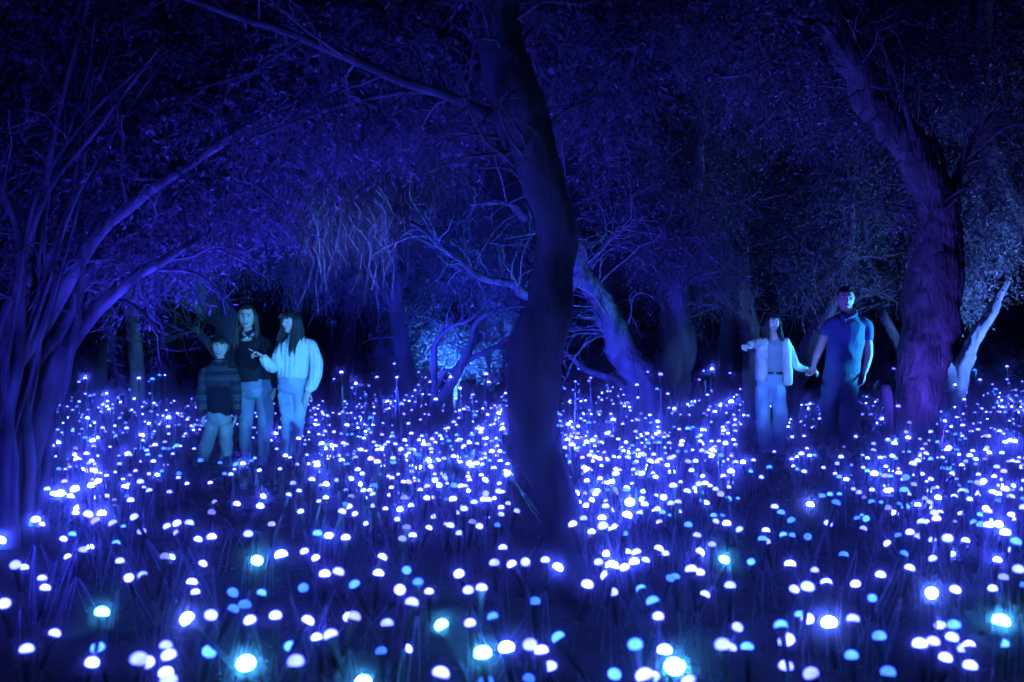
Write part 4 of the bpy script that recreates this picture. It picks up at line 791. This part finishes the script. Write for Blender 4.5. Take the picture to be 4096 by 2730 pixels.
class Person:
    def __init__(s, label, d, px0, tile, skin):
        s.d = d; s.tile = tile; s.x0 = (px0 - 2048) / FPX * d; s.k = .4785 / FPX * d; s.skin = skin
        s.root = empty('person', (s.x0, d, 0), label, 'person'); s.body = MB()
    def j(s, tx, ty, dy=0.0):
        px = s.tile[0] + tx * .4785; py = s.tile[1] + ty * .4785; p = P(px, py, s.d + dy); return np.array([p.x - s.x0, dy, p.z])
    def pts(s, L): return [s.j(q[0], q[1], q[3] if len(q) > 3 else 0) for q in L]
    def limb(s, S, L, seg=16): S.chain(s.pts(L), [q[2] * s.k for q in L], seg)
    def torso(s, S, L, seg=24):
        S.chain([s.j(q[0], q[1], q[4] if len(q) > 4 else 0) for q in L], [(q[2] * s.k, q[2] * s.k * q[3]) for q in L], seg)
    def cloth(s, name, S, mat, voxel, amp=.004, freq=14, st=(1, 1, 1), smooth=3, seed=1, label=None, mask=None):
        V, F, Nn = S.fuse(voxel, smooth); V = wrinkle(V, Nn, amp, freq, st, seed, mask)
        o = bpy.data.objects.new(name, mesh_np(name, V, F, mat)); return link(o, s.root, label=label)
    def skinpart(s, S, voxel=.0042, smooth=2):
        V, F, _ = S.fuse(voxel, smooth, .4); s.body.add(V, F)
    def head(s, tx, ty, H, yaw, pitch=0, roll=0, smile=1, dy=0.0, teeth=True, neck=(0, 0), eyes=1.0, lookx=0):
        c = s.j(tx, ty, dy); R = np.array(Euler((pitch, roll, yaw), 'XYZ').to_matrix()); s.hc, s.hR = c, R
        V, F, fy, sc_ = make_head(H, smile); s.hs = sc_; s.fy = fy
        def W(p): return np.asarray(p, float) * 1.0 @ R.T + c
        s.W = W
        s.body.add(W(V), F[:, ::-1])
        for sx in (-1, 1):                                               # ears
            for (q, r) in (((sx * .082, .012, .004), (.008, .017, .029)), ((sx * .087, .006, .012), (.007, .012, .016))):
                v, f = ellips(np.array(q) * sc_, np.array(r) * sc_); s.body.add(W(v), f)
        n0 = W(np.array([0, .028, -.06]) * sc_); s.neck0 = n0
        for sx in (-1, 1):                                               # eyes and brows
            mb = MB(); yy = fy(sx * .031, .014) / sc_
            v, f = ellips((sx * .031 * sc_, (yy - .0005) * sc_, .0145 * sc_), np.array((.0155, .0058, .0085 * eyes)) * sc_, 12, 7); mb.add(W(v), f, 0)
            v, f = ellips(((sx * .031 + lookx) * sc_, (yy - .0042) * sc_, .0145 * sc_), np.array((.0088, .0046, .0088 * eyes)) * sc_, 10, 6); mb.add(W(v), f, 1)
            mb.obj('eye', [M_eyew, M_iris], s.root)
            mb = MB(); p = [W(np.array([sx * a * sc_, fy(sx * a, b) - .003, b * sc_])) for a, b in ((.012, .033), (.024, .038), (.036, .038), (.048, .031))]
            mb.add(*tube(spline(p, 9), np.array([.003, .0036, .0038, .0038, .0036, .0034, .003, .0024, .0016]) * sc_ * 1.12, 6)); mb.obj('eyebrow', M_brow, s.root)
        w = .023 + .009 * smile; lift = .010 * smile; xs = np.linspace(-w, w, 11); zc = -.053 + lift * (xs / w) ** 2
        op = (.0115 * smile if teeth else .0) * (1 - (xs / w) ** 2)
        mb = MB(); up = [W(np.array([a * sc_, fy(a, z) - .0015, (z + o_ * .55) * sc_])) for a, z, o_ in zip(xs, zc, op)]; lo = [W(np.array([a * sc_, fy(a, z) - .0015, (z - o_ * 1.1 - .003) * sc_])) for a, z, o_ in zip(xs, zc, op)]
        tp = np.array([.3, .6, .8, .95, 1, .95, 1, .95, .8, .6, .3]) * .0052 * sc_
        mb.add(*tube(up, tp, 6)); mb.add(*tube(lo, tp * 1.15, 6)); mb.obj('lips', M_lip, s.root)
        if teeth:
            mb = MB(); mid = [W(np.array([a * sc_ * .9, fy(a, z) - .0012, (z - o_ * .3 - .001) * sc_])) for a, z, o_ in zip(xs, zc, op)]
            mb.add(*tube(mid, np.stack([np.full(11, .003), op * .85 * sc_ + .0012], 1), 8)); mb.obj('teeth', M_teeth, s.root)
    def neck(s, tx, ty, r, dy=0.0):
        S = Solid(); e = s.j(tx, ty, dy); S.chain([s.neck0, (s.neck0 + e) / 2 + [0, .004, 0], e, e + [0, .01, -.05]], [r * .98, r * .95, r * 1.12, r * 1.6], 18); s.skinpart(S, .006)
    def finish(s):
        s.body.obj('body', s.skin, s.root)
    def hair_cap(s, mat, low_back=-.05, fringe=.055, thick=.010, lump=.004, side_low=-.02):
        """shell over the skull, open at the face"""
        V, F, fy, sc_ = make_head(.236 * s.hs, 0); U = V / sc_
        Un = unit(U); low = np.where(U[:, 1] > .0, low_back, np.where(U[:, 1] > -.035, side_low, 9))
        keepv = (U[:, 2] > fringe - .012 * np.abs(np.sin(U[:, 0] * 70))) | ((U[:, 2] > low) & (U[:, 1] > -.035))
        Fk = F[np.all(keepv[F], axis=1)][:, ::-1]
        U = U * np.array([1.0, 1.0, 1.0]); out = Un * (thick + lump * np.array([noise.noise(Vector(u * 60)) for u in U]))[:, None]
        A = (U + out) * sc_; mb = MB(); mb.add(s.W(A), Fk); return mb
    def locks(s, mb, n, start_phi, length, rng, front=0.0, r=.006, spread=.0, sway=.02, zstart=(.06, .11), drop=None, flare=.012):
        """strands from the skull falling straight down; phi 0 = right ear, pi/2 = back, -pi/2 = face"""
        sc_ = s.hs
        for i in range(n):
            ph = rng.uniform(*start_phi); z0 = rng.uniform(*zstart)
            rr = lambda z: math.sqrt(max(.02, 1 - (z / .122) ** 2))
            def on(z, e): return np.array([(.086 + e) * rr(z) * math.cos(ph), (.100 + e) * rr(z) * math.sin(ph), z])
            p = [on(z0, .006)]
            for z in (.05, .015, -.02): p.append(on(min(z, z0 - .01), .010 + flare * (.05 - z) / .07 * .5))
            l = rng.uniform(*length); e = p[-1]; sw = rng.gauss(0, sway)
            for u in (.35, .7, 1.0): p.append(e + np.array([sw * u + math.cos(ph) * flare * u, front * u + rng.gauss(0, .006), -l * u]))
            p = s.W(np.array(p) * sc_); c = spline(p, 12)
            mb.add(*tube(c, r * np.array([.5, .8, 1, 1, 1, 1, 1, .95, .85, .7, .5, .2]) * rng.uniform(.7, 1.2), 5))
    def shoe(s, ankle, yaw, L, mat, name='shoe', high=.0, sole=M_sole):
        a = np.array(ankle); f = np.array([math.sin(yaw), -math.cos(yaw), 0]); z0 = .0
        S = Solid(); base = np.array([a[0], a[1], z0])
        S.chain([base - f * L * .22 + [0, 0, .045], base + [0, 0, .05], base + f * L * .3 + [0, 0, .042], base + f * L * .6 + [0, 0, .034]], [(.038, .04), (.042, .045), (.045, .036), (.036, .024)], 14, ref=(0, 0, 1))
        S.chain([base + [0, 0, .05], base + [0, 0, .10 + high]], [.043, .04 + high * .04], 12)
        V, F, Nn = S.fuse(.008, 3); o = bpy.data.objects.new(name, mesh_np(name, V, F, mat)); link(o, s.root)
        mb = MB(); c = np.array([base + f * L * t + [0, 0, .010] for t in (-.3, -.2, 0, .3, .5, .62, .7)])
        mb.add(*tube(c, np.stack([np.array([.02, .036, .042, .048, .046, .036, .014]), np.full(7, .010)], 1), 10, True, ref=(0, 0, 1))); mb.obj('sole', sole, o)
T1, T2 = (700, 1150), (2900, 1100)
rh = random.Random(5)
VOX = .0085

# ---- woman in the dark sweater
p = Person('woman in dark sweater and jeans smiling between the boy and the girl', 10.15, 1020, T1, M_skin_f)
p.head(602, 252, .236, .06, .05, .02, 1.0, eyes=.8); p.neck(610, 392, .05)
S = Solid(); S.chain(p.pts([(640, 440), (650, 600), (668, 860)]), [.075, .07, .075]); p.limb(S, [(605, 900, 34), (588, 1180, 26), (595, 1440, 20)]); p.limb(S, [(745, 900, 34, -.02), (752, 1170, 26, -.07), (738, 1440, 22, -.03)]); p.skinpart(S, .014)
S = Solid(); p.limb(S, [(640, 480, 20), (768, 490, 24), (810, 620, 20), (824, 760, 16), (828, 845, 13)]); hand(S, p.j(828, 850), (0, -.1, -1), (-1, 0, 0), (.5, .5, .55, .6), .95, -1); p.skinpart(S)
p.finish()
S = Solid(); p.torso(S, [(664, 776, 134, .72), (662, 700, 130, .72), (650, 600, 135, .74), (645, 520, 140, .70), (640, 462, 126, .60), (632, 428, 92, .55), (612, 390, 62, .95)])
p.limb(S, [(720, 462, 40), (768, 480, 42), (798, 560, 37), (815, 640, 33), (824, 740, 28), (828, 838, 23)]); p.limb(S, [(560, 466, 40), (512, 485, 42), (480, 565, 36), (462, 660, 32), (490, 760, 28)])
p.cloth('sweater', S, M_navy, VOX, .008, 8, seed=2)
S = Solid(); p.limb(S, [(566, 376, 9, -.03), (574, 394, 11, -.065), (592, 406, 6, -.085)]); p.limb(S, [(656, 378, 9, -.03), (648, 396, 11, -.065), (630, 408, 6, -.085)]); p.limb(S, [(568, 382, 11, -.02), (578, 374, 10, .05), (640, 374, 10, .05), (652, 384, 11, -.02)])
p.cloth('collar', S, M_shirtc, .005, .001)
S = Solid(); p.torso(S, [(668, 768, 130, .74), (670, 850, 146, .72), (674, 890, 142, .68)]); p.limb(S, [(606, 930, 74), (592, 1060, 64), (586, 1180, 57), (590, 1300, 49), (596, 1430, 43)]); p.limb(S, [(745, 930, 74, -.02), (756, 1050, 67, -.05), (752, 1170, 58, -.07), (745, 1290, 51, -.05), (738, 1400, 45, -.03)])
p.cloth('jeans', S, M_denim, VOX, .0075, 11, (.8, .8, 1.6), seed=3)
a = p.j(596, 1440); p.shoe(a, -.2, .24, M_shoe); a = p.j(740, 1440, -.03); p.shoe(a, .15, .24, M_shoe)
mb = p.hair_cap(M_hairbr, -.09, .078, .012, side_low=-.06)
p.locks(mb, 90, (-.35, math.pi + .35), (.22, .34), rh, .0, .0075, zstart=(.05, .112), flare=.02); p.locks(mb, 30, (-.5, -.05), (.24, .36), rh, -.04, .007, zstart=(.085, .112)); p.locks(mb, 30, (math.pi + .05, math.pi + .5), (.24, .36), rh, -.04, .007, zstart=(.085, .112))
mb.obj('hair', M_hairbr, p.root)

# ---- girl in the cable-knit sweater
p = Person('girl in pale cable-knit sweater pointing left beside the woman', 9.75, 1165, T1, M_skin_f)
p.head(970, 293, .23, -.62, .0, 0, .35, eyes=.85, lookx=-.004, teeth=True); p.neck(1000, 405, .046)
S = Solid(); S.chain(p.pts([(1000, 440), (985, 600), (978, 860)]), [.07, .065, .07]); p.limb(S, [(920, 900, 30), (938, 1130, 24, -.03), (934, 1440, 20)]); p.limb(S, [(1045, 900, 30), (1030, 1130, 24), (1014, 1440, 20)]); p.skinpart(S, .014)
S = Solid(); p.limb(S, [(1000, 500, 20), (892, 510, 24), (830, 640, 22, -.1), (775, 630, 18, -.2), (738, 588, 16, -.24), (726, 575, 14, -.25)]); hand(S, p.j(728, 576, -.25), p.j(640, 522, -.25) - p.j(728, 576, -.25), (.25, -.25, -1), (.02, 1.75, 1.85, 1.9), .92, -1, .8); p.skinpart(S, .0036)
S = Solid(); p.limb(S, [(1000, 500, 20), (1125, 500, 24), (1176, 650, 22), (1165, 760, 20, -.03), (1125, 830, 18, -.06), (1108, 870, 15, -.07)]); hand(S, p.j(1104, 876, -.08), (-.16, -.1, -1), (.1, 1, 0), (.12, .1, .14, .25), .84, 1, .4); p.skinpart(S, .0036)
p.finish()
S = Solid(); p.torso(S, [(978, 750, 122, .72), (980, 705, 134, .78), (985, 600, 132, .74), (995, 520, 134, .68), (1005, 468, 120, .58), (1003, 432, 80, .66), (1000, 412, 50, .95)])
p.limb(S, [(935, 490, 46), (892, 508, 50), (854, 590, 53, -.05), (818, 660, 54, -.12), (775, 635, 46, -.2), (735, 588, 33, -.24)]); p.limb(S, [(1085, 480, 46), (1128, 490, 50), (1164, 560, 52), (1180, 650, 54), (1172, 750, 52, -.02), (1142, 825, 45, -.05), (1115, 866, 32, -.07)])
p.cloth('sweater', S, M_knit, .007, .009, 8, seed=4, smooth=2)
S = Solid(); S.chain([p.j(1000 + 48 * math.cos(a), 408, .055 * math.sin(a)) for a in np.linspace(0, 6.28, 13)], [.013] * 13, 8, 40); p.cloth('neckband', S, M_knit, .006, .001)
S = Solid(); p.torso(S, [(982, 748, 118, .72), (978, 820, 126, .72), (976, 856, 122, .68)]); p.limb(S, [(918, 900, 65), (930, 1010, 57, -.02), (938, 1130, 49, -.03), (936, 1260, 43, -.02), (934, 1395, 38)]); p.limb(S, [(1043, 890, 64), (1044, 1000, 57), (1031, 1120, 50), (1022, 1250, 44), (1012, 1390, 38)])
p.cloth('jeans', S, M_denimlight, VOX, .0075, 12, (.8, .8, 1.6), seed=5)
for q, dy in ((934, 0), (1012, .02)): p.shoe(p.j(q, 1440, dy), -.15, .23, M_shoed, 'boot', .17, M_shoed)
mb = p.hair_cap(M_hair, -.10, .040, .013, side_low=-.05)
p.locks(mb, 100, (-.2, math.pi + .2), (.16, .28), rh, .0, .0075, flare=.018); p.locks(mb, 34, (-.6, 0.1), (.24, .34), rh, -.06, .0065, zstart=(.085, .112)); p.locks(mb, 22, (math.pi, math.pi + .5), (.16, .24), rh, -.03, .0065, zstart=(.085, .112))
for i in range(46):                                                      # fringe
    x = rh.uniform(-.062, .062); q = [(x * .5, -.055, .108), (x * .85, -.088, .085), (x * 1.05, -.098, .060), (x * 1.1, -.098, .034 + rh.uniform(-.004, .006))]
    mb.add(*tube(spline(p.W(np.array(q) * p.hs), 7), np.array([.005, .006, .006, .006, .005, .004, .002]), 5))
mb.obj('hair', M_hair, p.root)
mb = MB(); mb.add(*ellips(p.W(np.array([.084, -.004, -.03]) * p.hs), (.009, .009, .010))); mb.obj('earring', M_metal, p.root)

# ---- boy
p = Person('boy in zigzag patterned pullover grinning at the left of the family', 9.9, 880, T1, M_skin_f)
p.head(376, 500, .21, .16, .05, .05, 1.1, eyes=.45); p.neck(374, 622, .045)
S = Solid(); S.chain(p.pts([(372, 660), (372, 800), (372, 1100)]), [.06, .06, .06]); p.limb(S, [(308, 1130, 28), (270, 1290, 24), (235, 1450, 20)]); p.limb(S, [(425, 1130, 28, -.02), (426, 1290, 24, -.04), (428, 1510, 20)]); p.skinpart(S, .014)
S = Solid(); p.limb(S, [(366, 720, 20), (254, 720, 22), (228, 850, 20, -.02), (226, 1000, 17, -.05), (232, 1080, 13)]); hand(S, p.j(234, 1085), (.12, -.1, -1), (1, -.2, 0), (.7, .7, .75, .8), .8, 1); p.limb(S, [(366, 720, 20), (480, 718, 22), (508, 850, 20, -.02), (512, 1000, 17, -.05), (509, 1075, 13)]); hand(S, p.j(508, 1080), (-.1, -.1, -1), (-1, -.2, 0), (.7, .7, .75, .8), .8, -1); p.skinpart(S, .0036)
p.finish()
S = Solid(); p.torso(S, [(378, 1048, 102, .8), (378, 950, 110, .8), (372, 850, 114, .8), (366, 750, 118, .76), (366, 690, 112, .66), (372, 648, 80, .66), (378, 618, 56, .95)])
p.limb(S, [(290, 705, 44), (254, 715, 48), (230, 805, 46, -.01), (222, 930, 43, -.03), (228, 1062, 37, -.05)]); p.limb(S, [(445, 705, 44), (480, 715, 46), (506, 805, 43, -.01), (515, 940, 41, -.03), (510, 1062, 36, -.05)])
p.cloth('pullover', S, M_fleece, VOX, .009, 9, seed=6)
S = Solid(); p.limb(S, [(328, 618, 14, -.03), (342, 640, 15, -.07), (364, 658, 9, -.095)]); p.limb(S, [(426, 618, 14, -.03), (416, 640, 15, -.07), (394, 658, 9, -.095)]); p.limb(S, [(328, 618, 13, -.02), (350, 604, 12, .06), (410, 604, 12, .06), (426, 618, 13, -.02)]); p.cloth('collar', S, M_fleece, .006, .002)
S = Solid(); p.torso(S, [(375, 1045, 100, .8), (372, 1100, 108, .76), (366, 1128, 104, .72)]); p.limb(S, [(310, 1150, 60), (288, 1250, 56), (260, 1340, 53), (236, 1432, 48)]); p.limb(S, [(424, 1150, 58, -.02), (426, 1260, 54, -.04), (428, 1370, 51, -.03), (428, 1490, 47)])
p.cloth('trousers', S, M_khaki, VOX, .009, 11, (.8, .8, 1.5), seed=7)
p.shoe(p.j(236, 1450, .05), -.35, .2, M_shoed, sole=M_shoed); p.shoe(p.j(428, 1510, -.05), .1, .2, M_shoed, sole=M_shoed)
mb = p.hair_cap(M_hair, -.045, .052, .016, .008, side_low=.0)
for i in range(130):
    ph = rh.uniform(0, 6.28); z = rh.uniform(.05, .112); r_ = math.sqrt(1 - (z / .122) ** 2); a = np.array([.086 * r_ * math.cos(ph), .106 * r_ * math.sin(ph), z]); dn = np.array([math.cos(ph) * .018 + .012, math.sin(ph) * .016 - .01, -.016])
    mb.add(*tube(spline(p.W(np.array([a, a + dn * .6 + [0, 0, .006], a + dn]) * p.hs), 6), np.array([.006, .007, .007, .006, .004, .002]), 5))
mb.obj('hair', M_hair, p.root)

# ---- man in the polo shirt
p = Person('man in blue polo shirt and dark jeans holding the girl by the hand', 10.7, 3385, T2, M_skin)
p.head(1008, 200, .25, -.12, .1, 0, .15, eyes=.65, teeth=False); p.neck(1030, 330, .062)
S = Solid(); S.chain(p.pts([(1020, 400), (1000, 600), (968, 880)]), [.085, .08, .08]); p.limb(S, [(885, 940, 38), (862, 1140, 30, .05), (882, 1420, 24, .12)]); p.limb(S, [(1035, 940, 38), (1022, 1150, 30, -.06), (1005, 1460, 24, -.04)]); p.skinpart(S, .014)
S = Solid(); p.limb(S, [(1010, 450, 26), (890, 440, 26), (858, 465, 30), (834, 510, 38, -.01), (795, 605, 35, -.02), (764, 690, 31, -.03), (742, 752, 21, -.04)]); hand(S, p.j(742, 752, -.04), (-.12, -.15, -1), (-.9, -.5, 0), (1.2, 1.2, 1.25, 1.3), 1.08, 1); p.skinpart(S)
S = Solid(); p.limb(S, [(1010, 450, 26), (1150, 440, 26), (1182, 470, 30), (1190, 540, 38), (1200, 650, 36), (1184, 745, 30, -.02), (1164, 818, 21, -.04)]); hand(S, p.j(1164, 820, -.04), (-.08, -.15, -1), (-1, .2, 0), (.75, .8, .85, .9), 1.08, -1); p.skinpart(S)
p.finish()
S = Solid(); p.torso(S, [(982, 812, 148, .70), (985, 740, 146, .72), (995, 640, 150, .74), (1005, 540, 158, .74), (1012, 460, 160, .68), (1020, 405, 160, .56), (1025, 372, 122, .54), (1028, 338, 66, .85)])
p.limb(S, [(930, 408, 54), (888, 414, 56), (856, 446, 53), (832, 502, 48)]); p.limb(S, [(1115, 408, 54), (1160, 414, 56), (1186, 452, 52), (1192, 532, 48)])
p.cloth('polo_shirt', S, M_polo, VOX, .009, 7, (1, 1, .9), seed=8)
S = Solid(); p.limb(S, [(966, 322, 13, -.03), (976, 346, 17, -.08), (1000, 366, 12, -.11), (1012, 374, 6, -.12)]); p.limb(S, [(1092, 298, 13, -.03), (1090, 328, 18, -.08), (1055, 350, 14, -.11), (1024, 370, 6, -.12)]); p.limb(S, [(966, 322, 12, -.03), (988, 306, 11, .06), (1068, 290, 11, .06), (1092, 298, 12, -.03)]); p.cloth('collar', S, M_polo, .006, .002)
mb = MB()
for ty, dy in ((385, -.125), (412, -.135)): mb.add(*ellips(p.j(1010, ty, dy), (.006, .004, .006)))
mb.obj('button', M_metal, p.root)
S = Solid(); p.torso(S, [(974, 800, 142, .72), (968, 870, 153, .70), (962, 905, 148, .68)]); p.limb(S, [(886, 940, 78), (868, 1050, 71, .03), (861, 1140, 63, .05), (868, 1260, 57, .1), (882, 1400, 51, .12)]); p.limb(S, [(1034, 940, 79), (1030, 1050, 72, -.03), (1022, 1150, 64, -.06), (1015, 1280, 58, -.06), (1005, 1450, 53, -.04)])
p.cloth('jeans', S, M_denimdark, VOX, .009, 10, (.8, .8, 1.5), seed=9)
p.shoe(p.j(882, 1420, .13), -.3, .28, M_shoe); p.shoe(p.j(1003, 1470, -.05), -.1, .28, M_shoe)
mb = p.hair_cap(M_hair, -.02, .066, .010, .006, side_low=.012)
for i in range(110):
    ph = rh.uniform(0, 6.28); z = rh.uniform(.085, .114); r_ = math.sqrt(1 - (z / .122) ** 2); a = np.array([.082 * r_ * math.cos(ph), .102 * r_ * math.sin(ph), z])
    mb.add(*tube(spline(p.W(np.array([a, a + [.004, -.008, .012], a + [.01, -.02, .013]]) * p.hs), 5), np.array([.006, .007, .006, .004, .002]), 5))
mb.obj('hair', M_hair, p.root)

# ---- girl in the pale jacket
p = Person('girl in open pale jacket and wide jeans pointing while holding the man’s hand', 11.0, 3085, T2, M_skin_f)
p.head(400, 404, .197, .1, .02, .03, .9, eyes=.8); p.neck(406, 510, .042)
S = Solid(); S.chain(p.pts([(406, 560), (406, 700), (385, 900)]), [.055, .05, .06]); p.limb(S, [(325, 950, 28), (318, 1200, 24), (345, 1440, 20)]); p.limb(S, [(440, 950, 28, -.02), (458, 1180, 24, -.08), (450, 1440, 20, -.02)]); p.skinpart(S, .014)
S = Solid(); p.limb(S, [(400, 590, 20), (310, 572, 24, -.03), (238, 578, 20, -.22), (205, 590, 17, -.36), (172, 590, 13, -.45)]); hand(S, p.j(170, 590, -.46), (-.35, -1, .02), (.2, 0, -1), (.05, 1.7, 1.8, 1.9), .95, 1, .8); p.skinpart(S, .0036)
S = Solid(); p.limb(S, [(410, 590, 20), (500, 585, 22), (544, 655, 20), (582, 735, 18), (640, 785, 17), (690, 797, 13)]); hand(S, p.j(696, 797, -.02), (1, -.1, -.05), (0, .5, -1), (1.1, 1.1, 1.15, 1.2), .95, 1); p.skinpart(S, .0036)
p.finish()
S = Solid(); p.torso(S, [(408, 822, 66, .8), (408, 720, 78, .85), (408, 640, 86, .8), (410, 580, 92, .66), (408, 545, 62, .66)]); p.cloth('tee_shirt', S, M_tee, VOX, .005, 14, seed=10)
S = Solid(); p.torso(S, [(405, 842, 84, .78), (388, 875, 110, .72), (380, 918, 116, .66)]); p.limb(S, [(322, 950, 66), (312, 1080, 62), (322, 1200, 60), (335, 1330, 60), (345, 1462, 62)]); p.limb(S, [(438, 950, 62, -.02), (450, 1060, 60, -.05), (462, 1170, 61, -.08), (455, 1300, 56, -.05), (448, 1436, 55, -.02)])
p.cloth('jeans', S, M_denimlight, VOX, .011, 8, (1.6, 1, .5), seed=11)
S = Solid(); S.chain([p.j(406 + 78 * math.cos(a), 822, -.002 + .098 * math.sin(a)) for a in np.linspace(0, 6.28, 17)], [.014] * 17, 8, 60); p.cloth('belt', S, M_belt, .006, 0)
mb = MB(); mb.add(*ellips(p.j(415, 822, -.112), (.02, .006, .016))); mb.obj('buckle', M_metal, p.root)
S = Solid()
p.torso(S, [(404, 560, 112, .36, .03), (402, 640, 118, .40, .05), (400, 740, 122, .40, .055), (402, 880, 126, .40, .055)])
p.torso(S, [(318, 552, 40, 1.5, -.01), (312, 620, 46, 1.5, -.015), (306, 720, 48, 1.6, -.02), (304, 800, 50, 1.6, -.02), (304, 872, 52, 1.6, -.02)])
p.torso(S, [(496, 556, 36, 1.5, -.01), (508, 640, 38, 1.6, -.015), (514, 740, 40, 1.7, -.02), (518, 840, 40, 1.7, -.02), (520, 905, 38, 1.7, -.02)])
p.limb(S, [(340, 570, 38), (308, 570, 42, -.02), (272, 572, 42, -.12), (238, 578, 38, -.22), (205, 588, 32, -.35)]); p.limb(S, [(470, 575, 36), (502, 582, 40), (544, 655, 40), (582, 735, 36), (632, 778, 32), (680, 795, 27)])
p.cloth('jacket', S, M_jacket, .0075, .011, 9, (1.3, 1.3, .7), seed=12, smooth=2)
mb = MB()
for ty in (582, 640, 700, 760, 820): mb.add(*ellips(p.j(352 - (ty - 582) * .02, ty, -.115), (.008, .005, .008)))
mb.obj('button', M_metal, p.root)
for q, dy, yw in ((345, 0, -.2), (450, -.03, .35)): p.shoe(p.j(q, 1470, dy), yw, .23, M_shoe)
mb = p.hair_cap(M_hairbr, -.09, .058, .012, side_low=-.06)
p.locks(mb, 80, (-.3, math.pi + .3), (.12, .2), rh, .0, .007, flare=.014); p.locks(mb, 34, (-.7, 0.0), (.16, .24), rh, -.04, .0065, zstart=(.085, .112)); p.locks(mb, 34, (math.pi, math.pi + .7), (.16, .24), rh, -.04, .0065, zstart=(.085, .112))
for i in range(20):
    x = rh.uniform(-.055, .055); q = [(x * .5, -.055, .108), (x * .9, -.088, .088), (x * 1.15, -.097, .068), (x * 1.3, -.095, .048)]
    mb.add(*tube(spline(p.W(np.array(q) * p.hs), 6), np.array([.005, .006, .006, .005, .004, .002]), 5))
mb.obj('hair', M_hairbr, p.root)

# ------------------------------------------------------------------ added haze round the whole scene, standing in for lens halos
V = np.array([(a, b, c) for a in (-160, 160) for b in (-70, 260) for c in (-1.2, 14.0)], dtype=float)
hz = mesh_np('halo_haze', V, [(0, 1, 3, 2), (4, 6, 7, 5), (0, 4, 5, 1), (2, 3, 7, 6), (0, 2, 6, 4), (1, 5, 7, 3)], None, False)
m = bpy.data.materials.new('halo_haze'); m.use_nodes = True; nt = m.node_tree; nt.nodes.clear()
ou = nt.nodes.new('ShaderNodeOutputMaterial'); vo = nt.nodes.new('ShaderNodeVolumePrincipled')
vo.inputs['Color'].default_value = (.97, .97, 1, 1); vo.inputs['Density'].default_value = 0.030; vo.inputs['Anisotropy'].default_value = 0.993
for nme in ('Density Attribute', 'Color Attribute', 'Temperature Attribute'): vo.inputs[nme].default_value = ''
nt.links.new(vo.outputs[0], ou.inputs['Volume']); hz.materials.append(m)
m.cycles.homogeneous_volume = True; m.cycles.volume_sampling = 'DISTANCE'
link(bpy.data.objects.new('halo_haze', hz), label='added haze glowing round the lights', cat='halo_haze', kind='stuff')
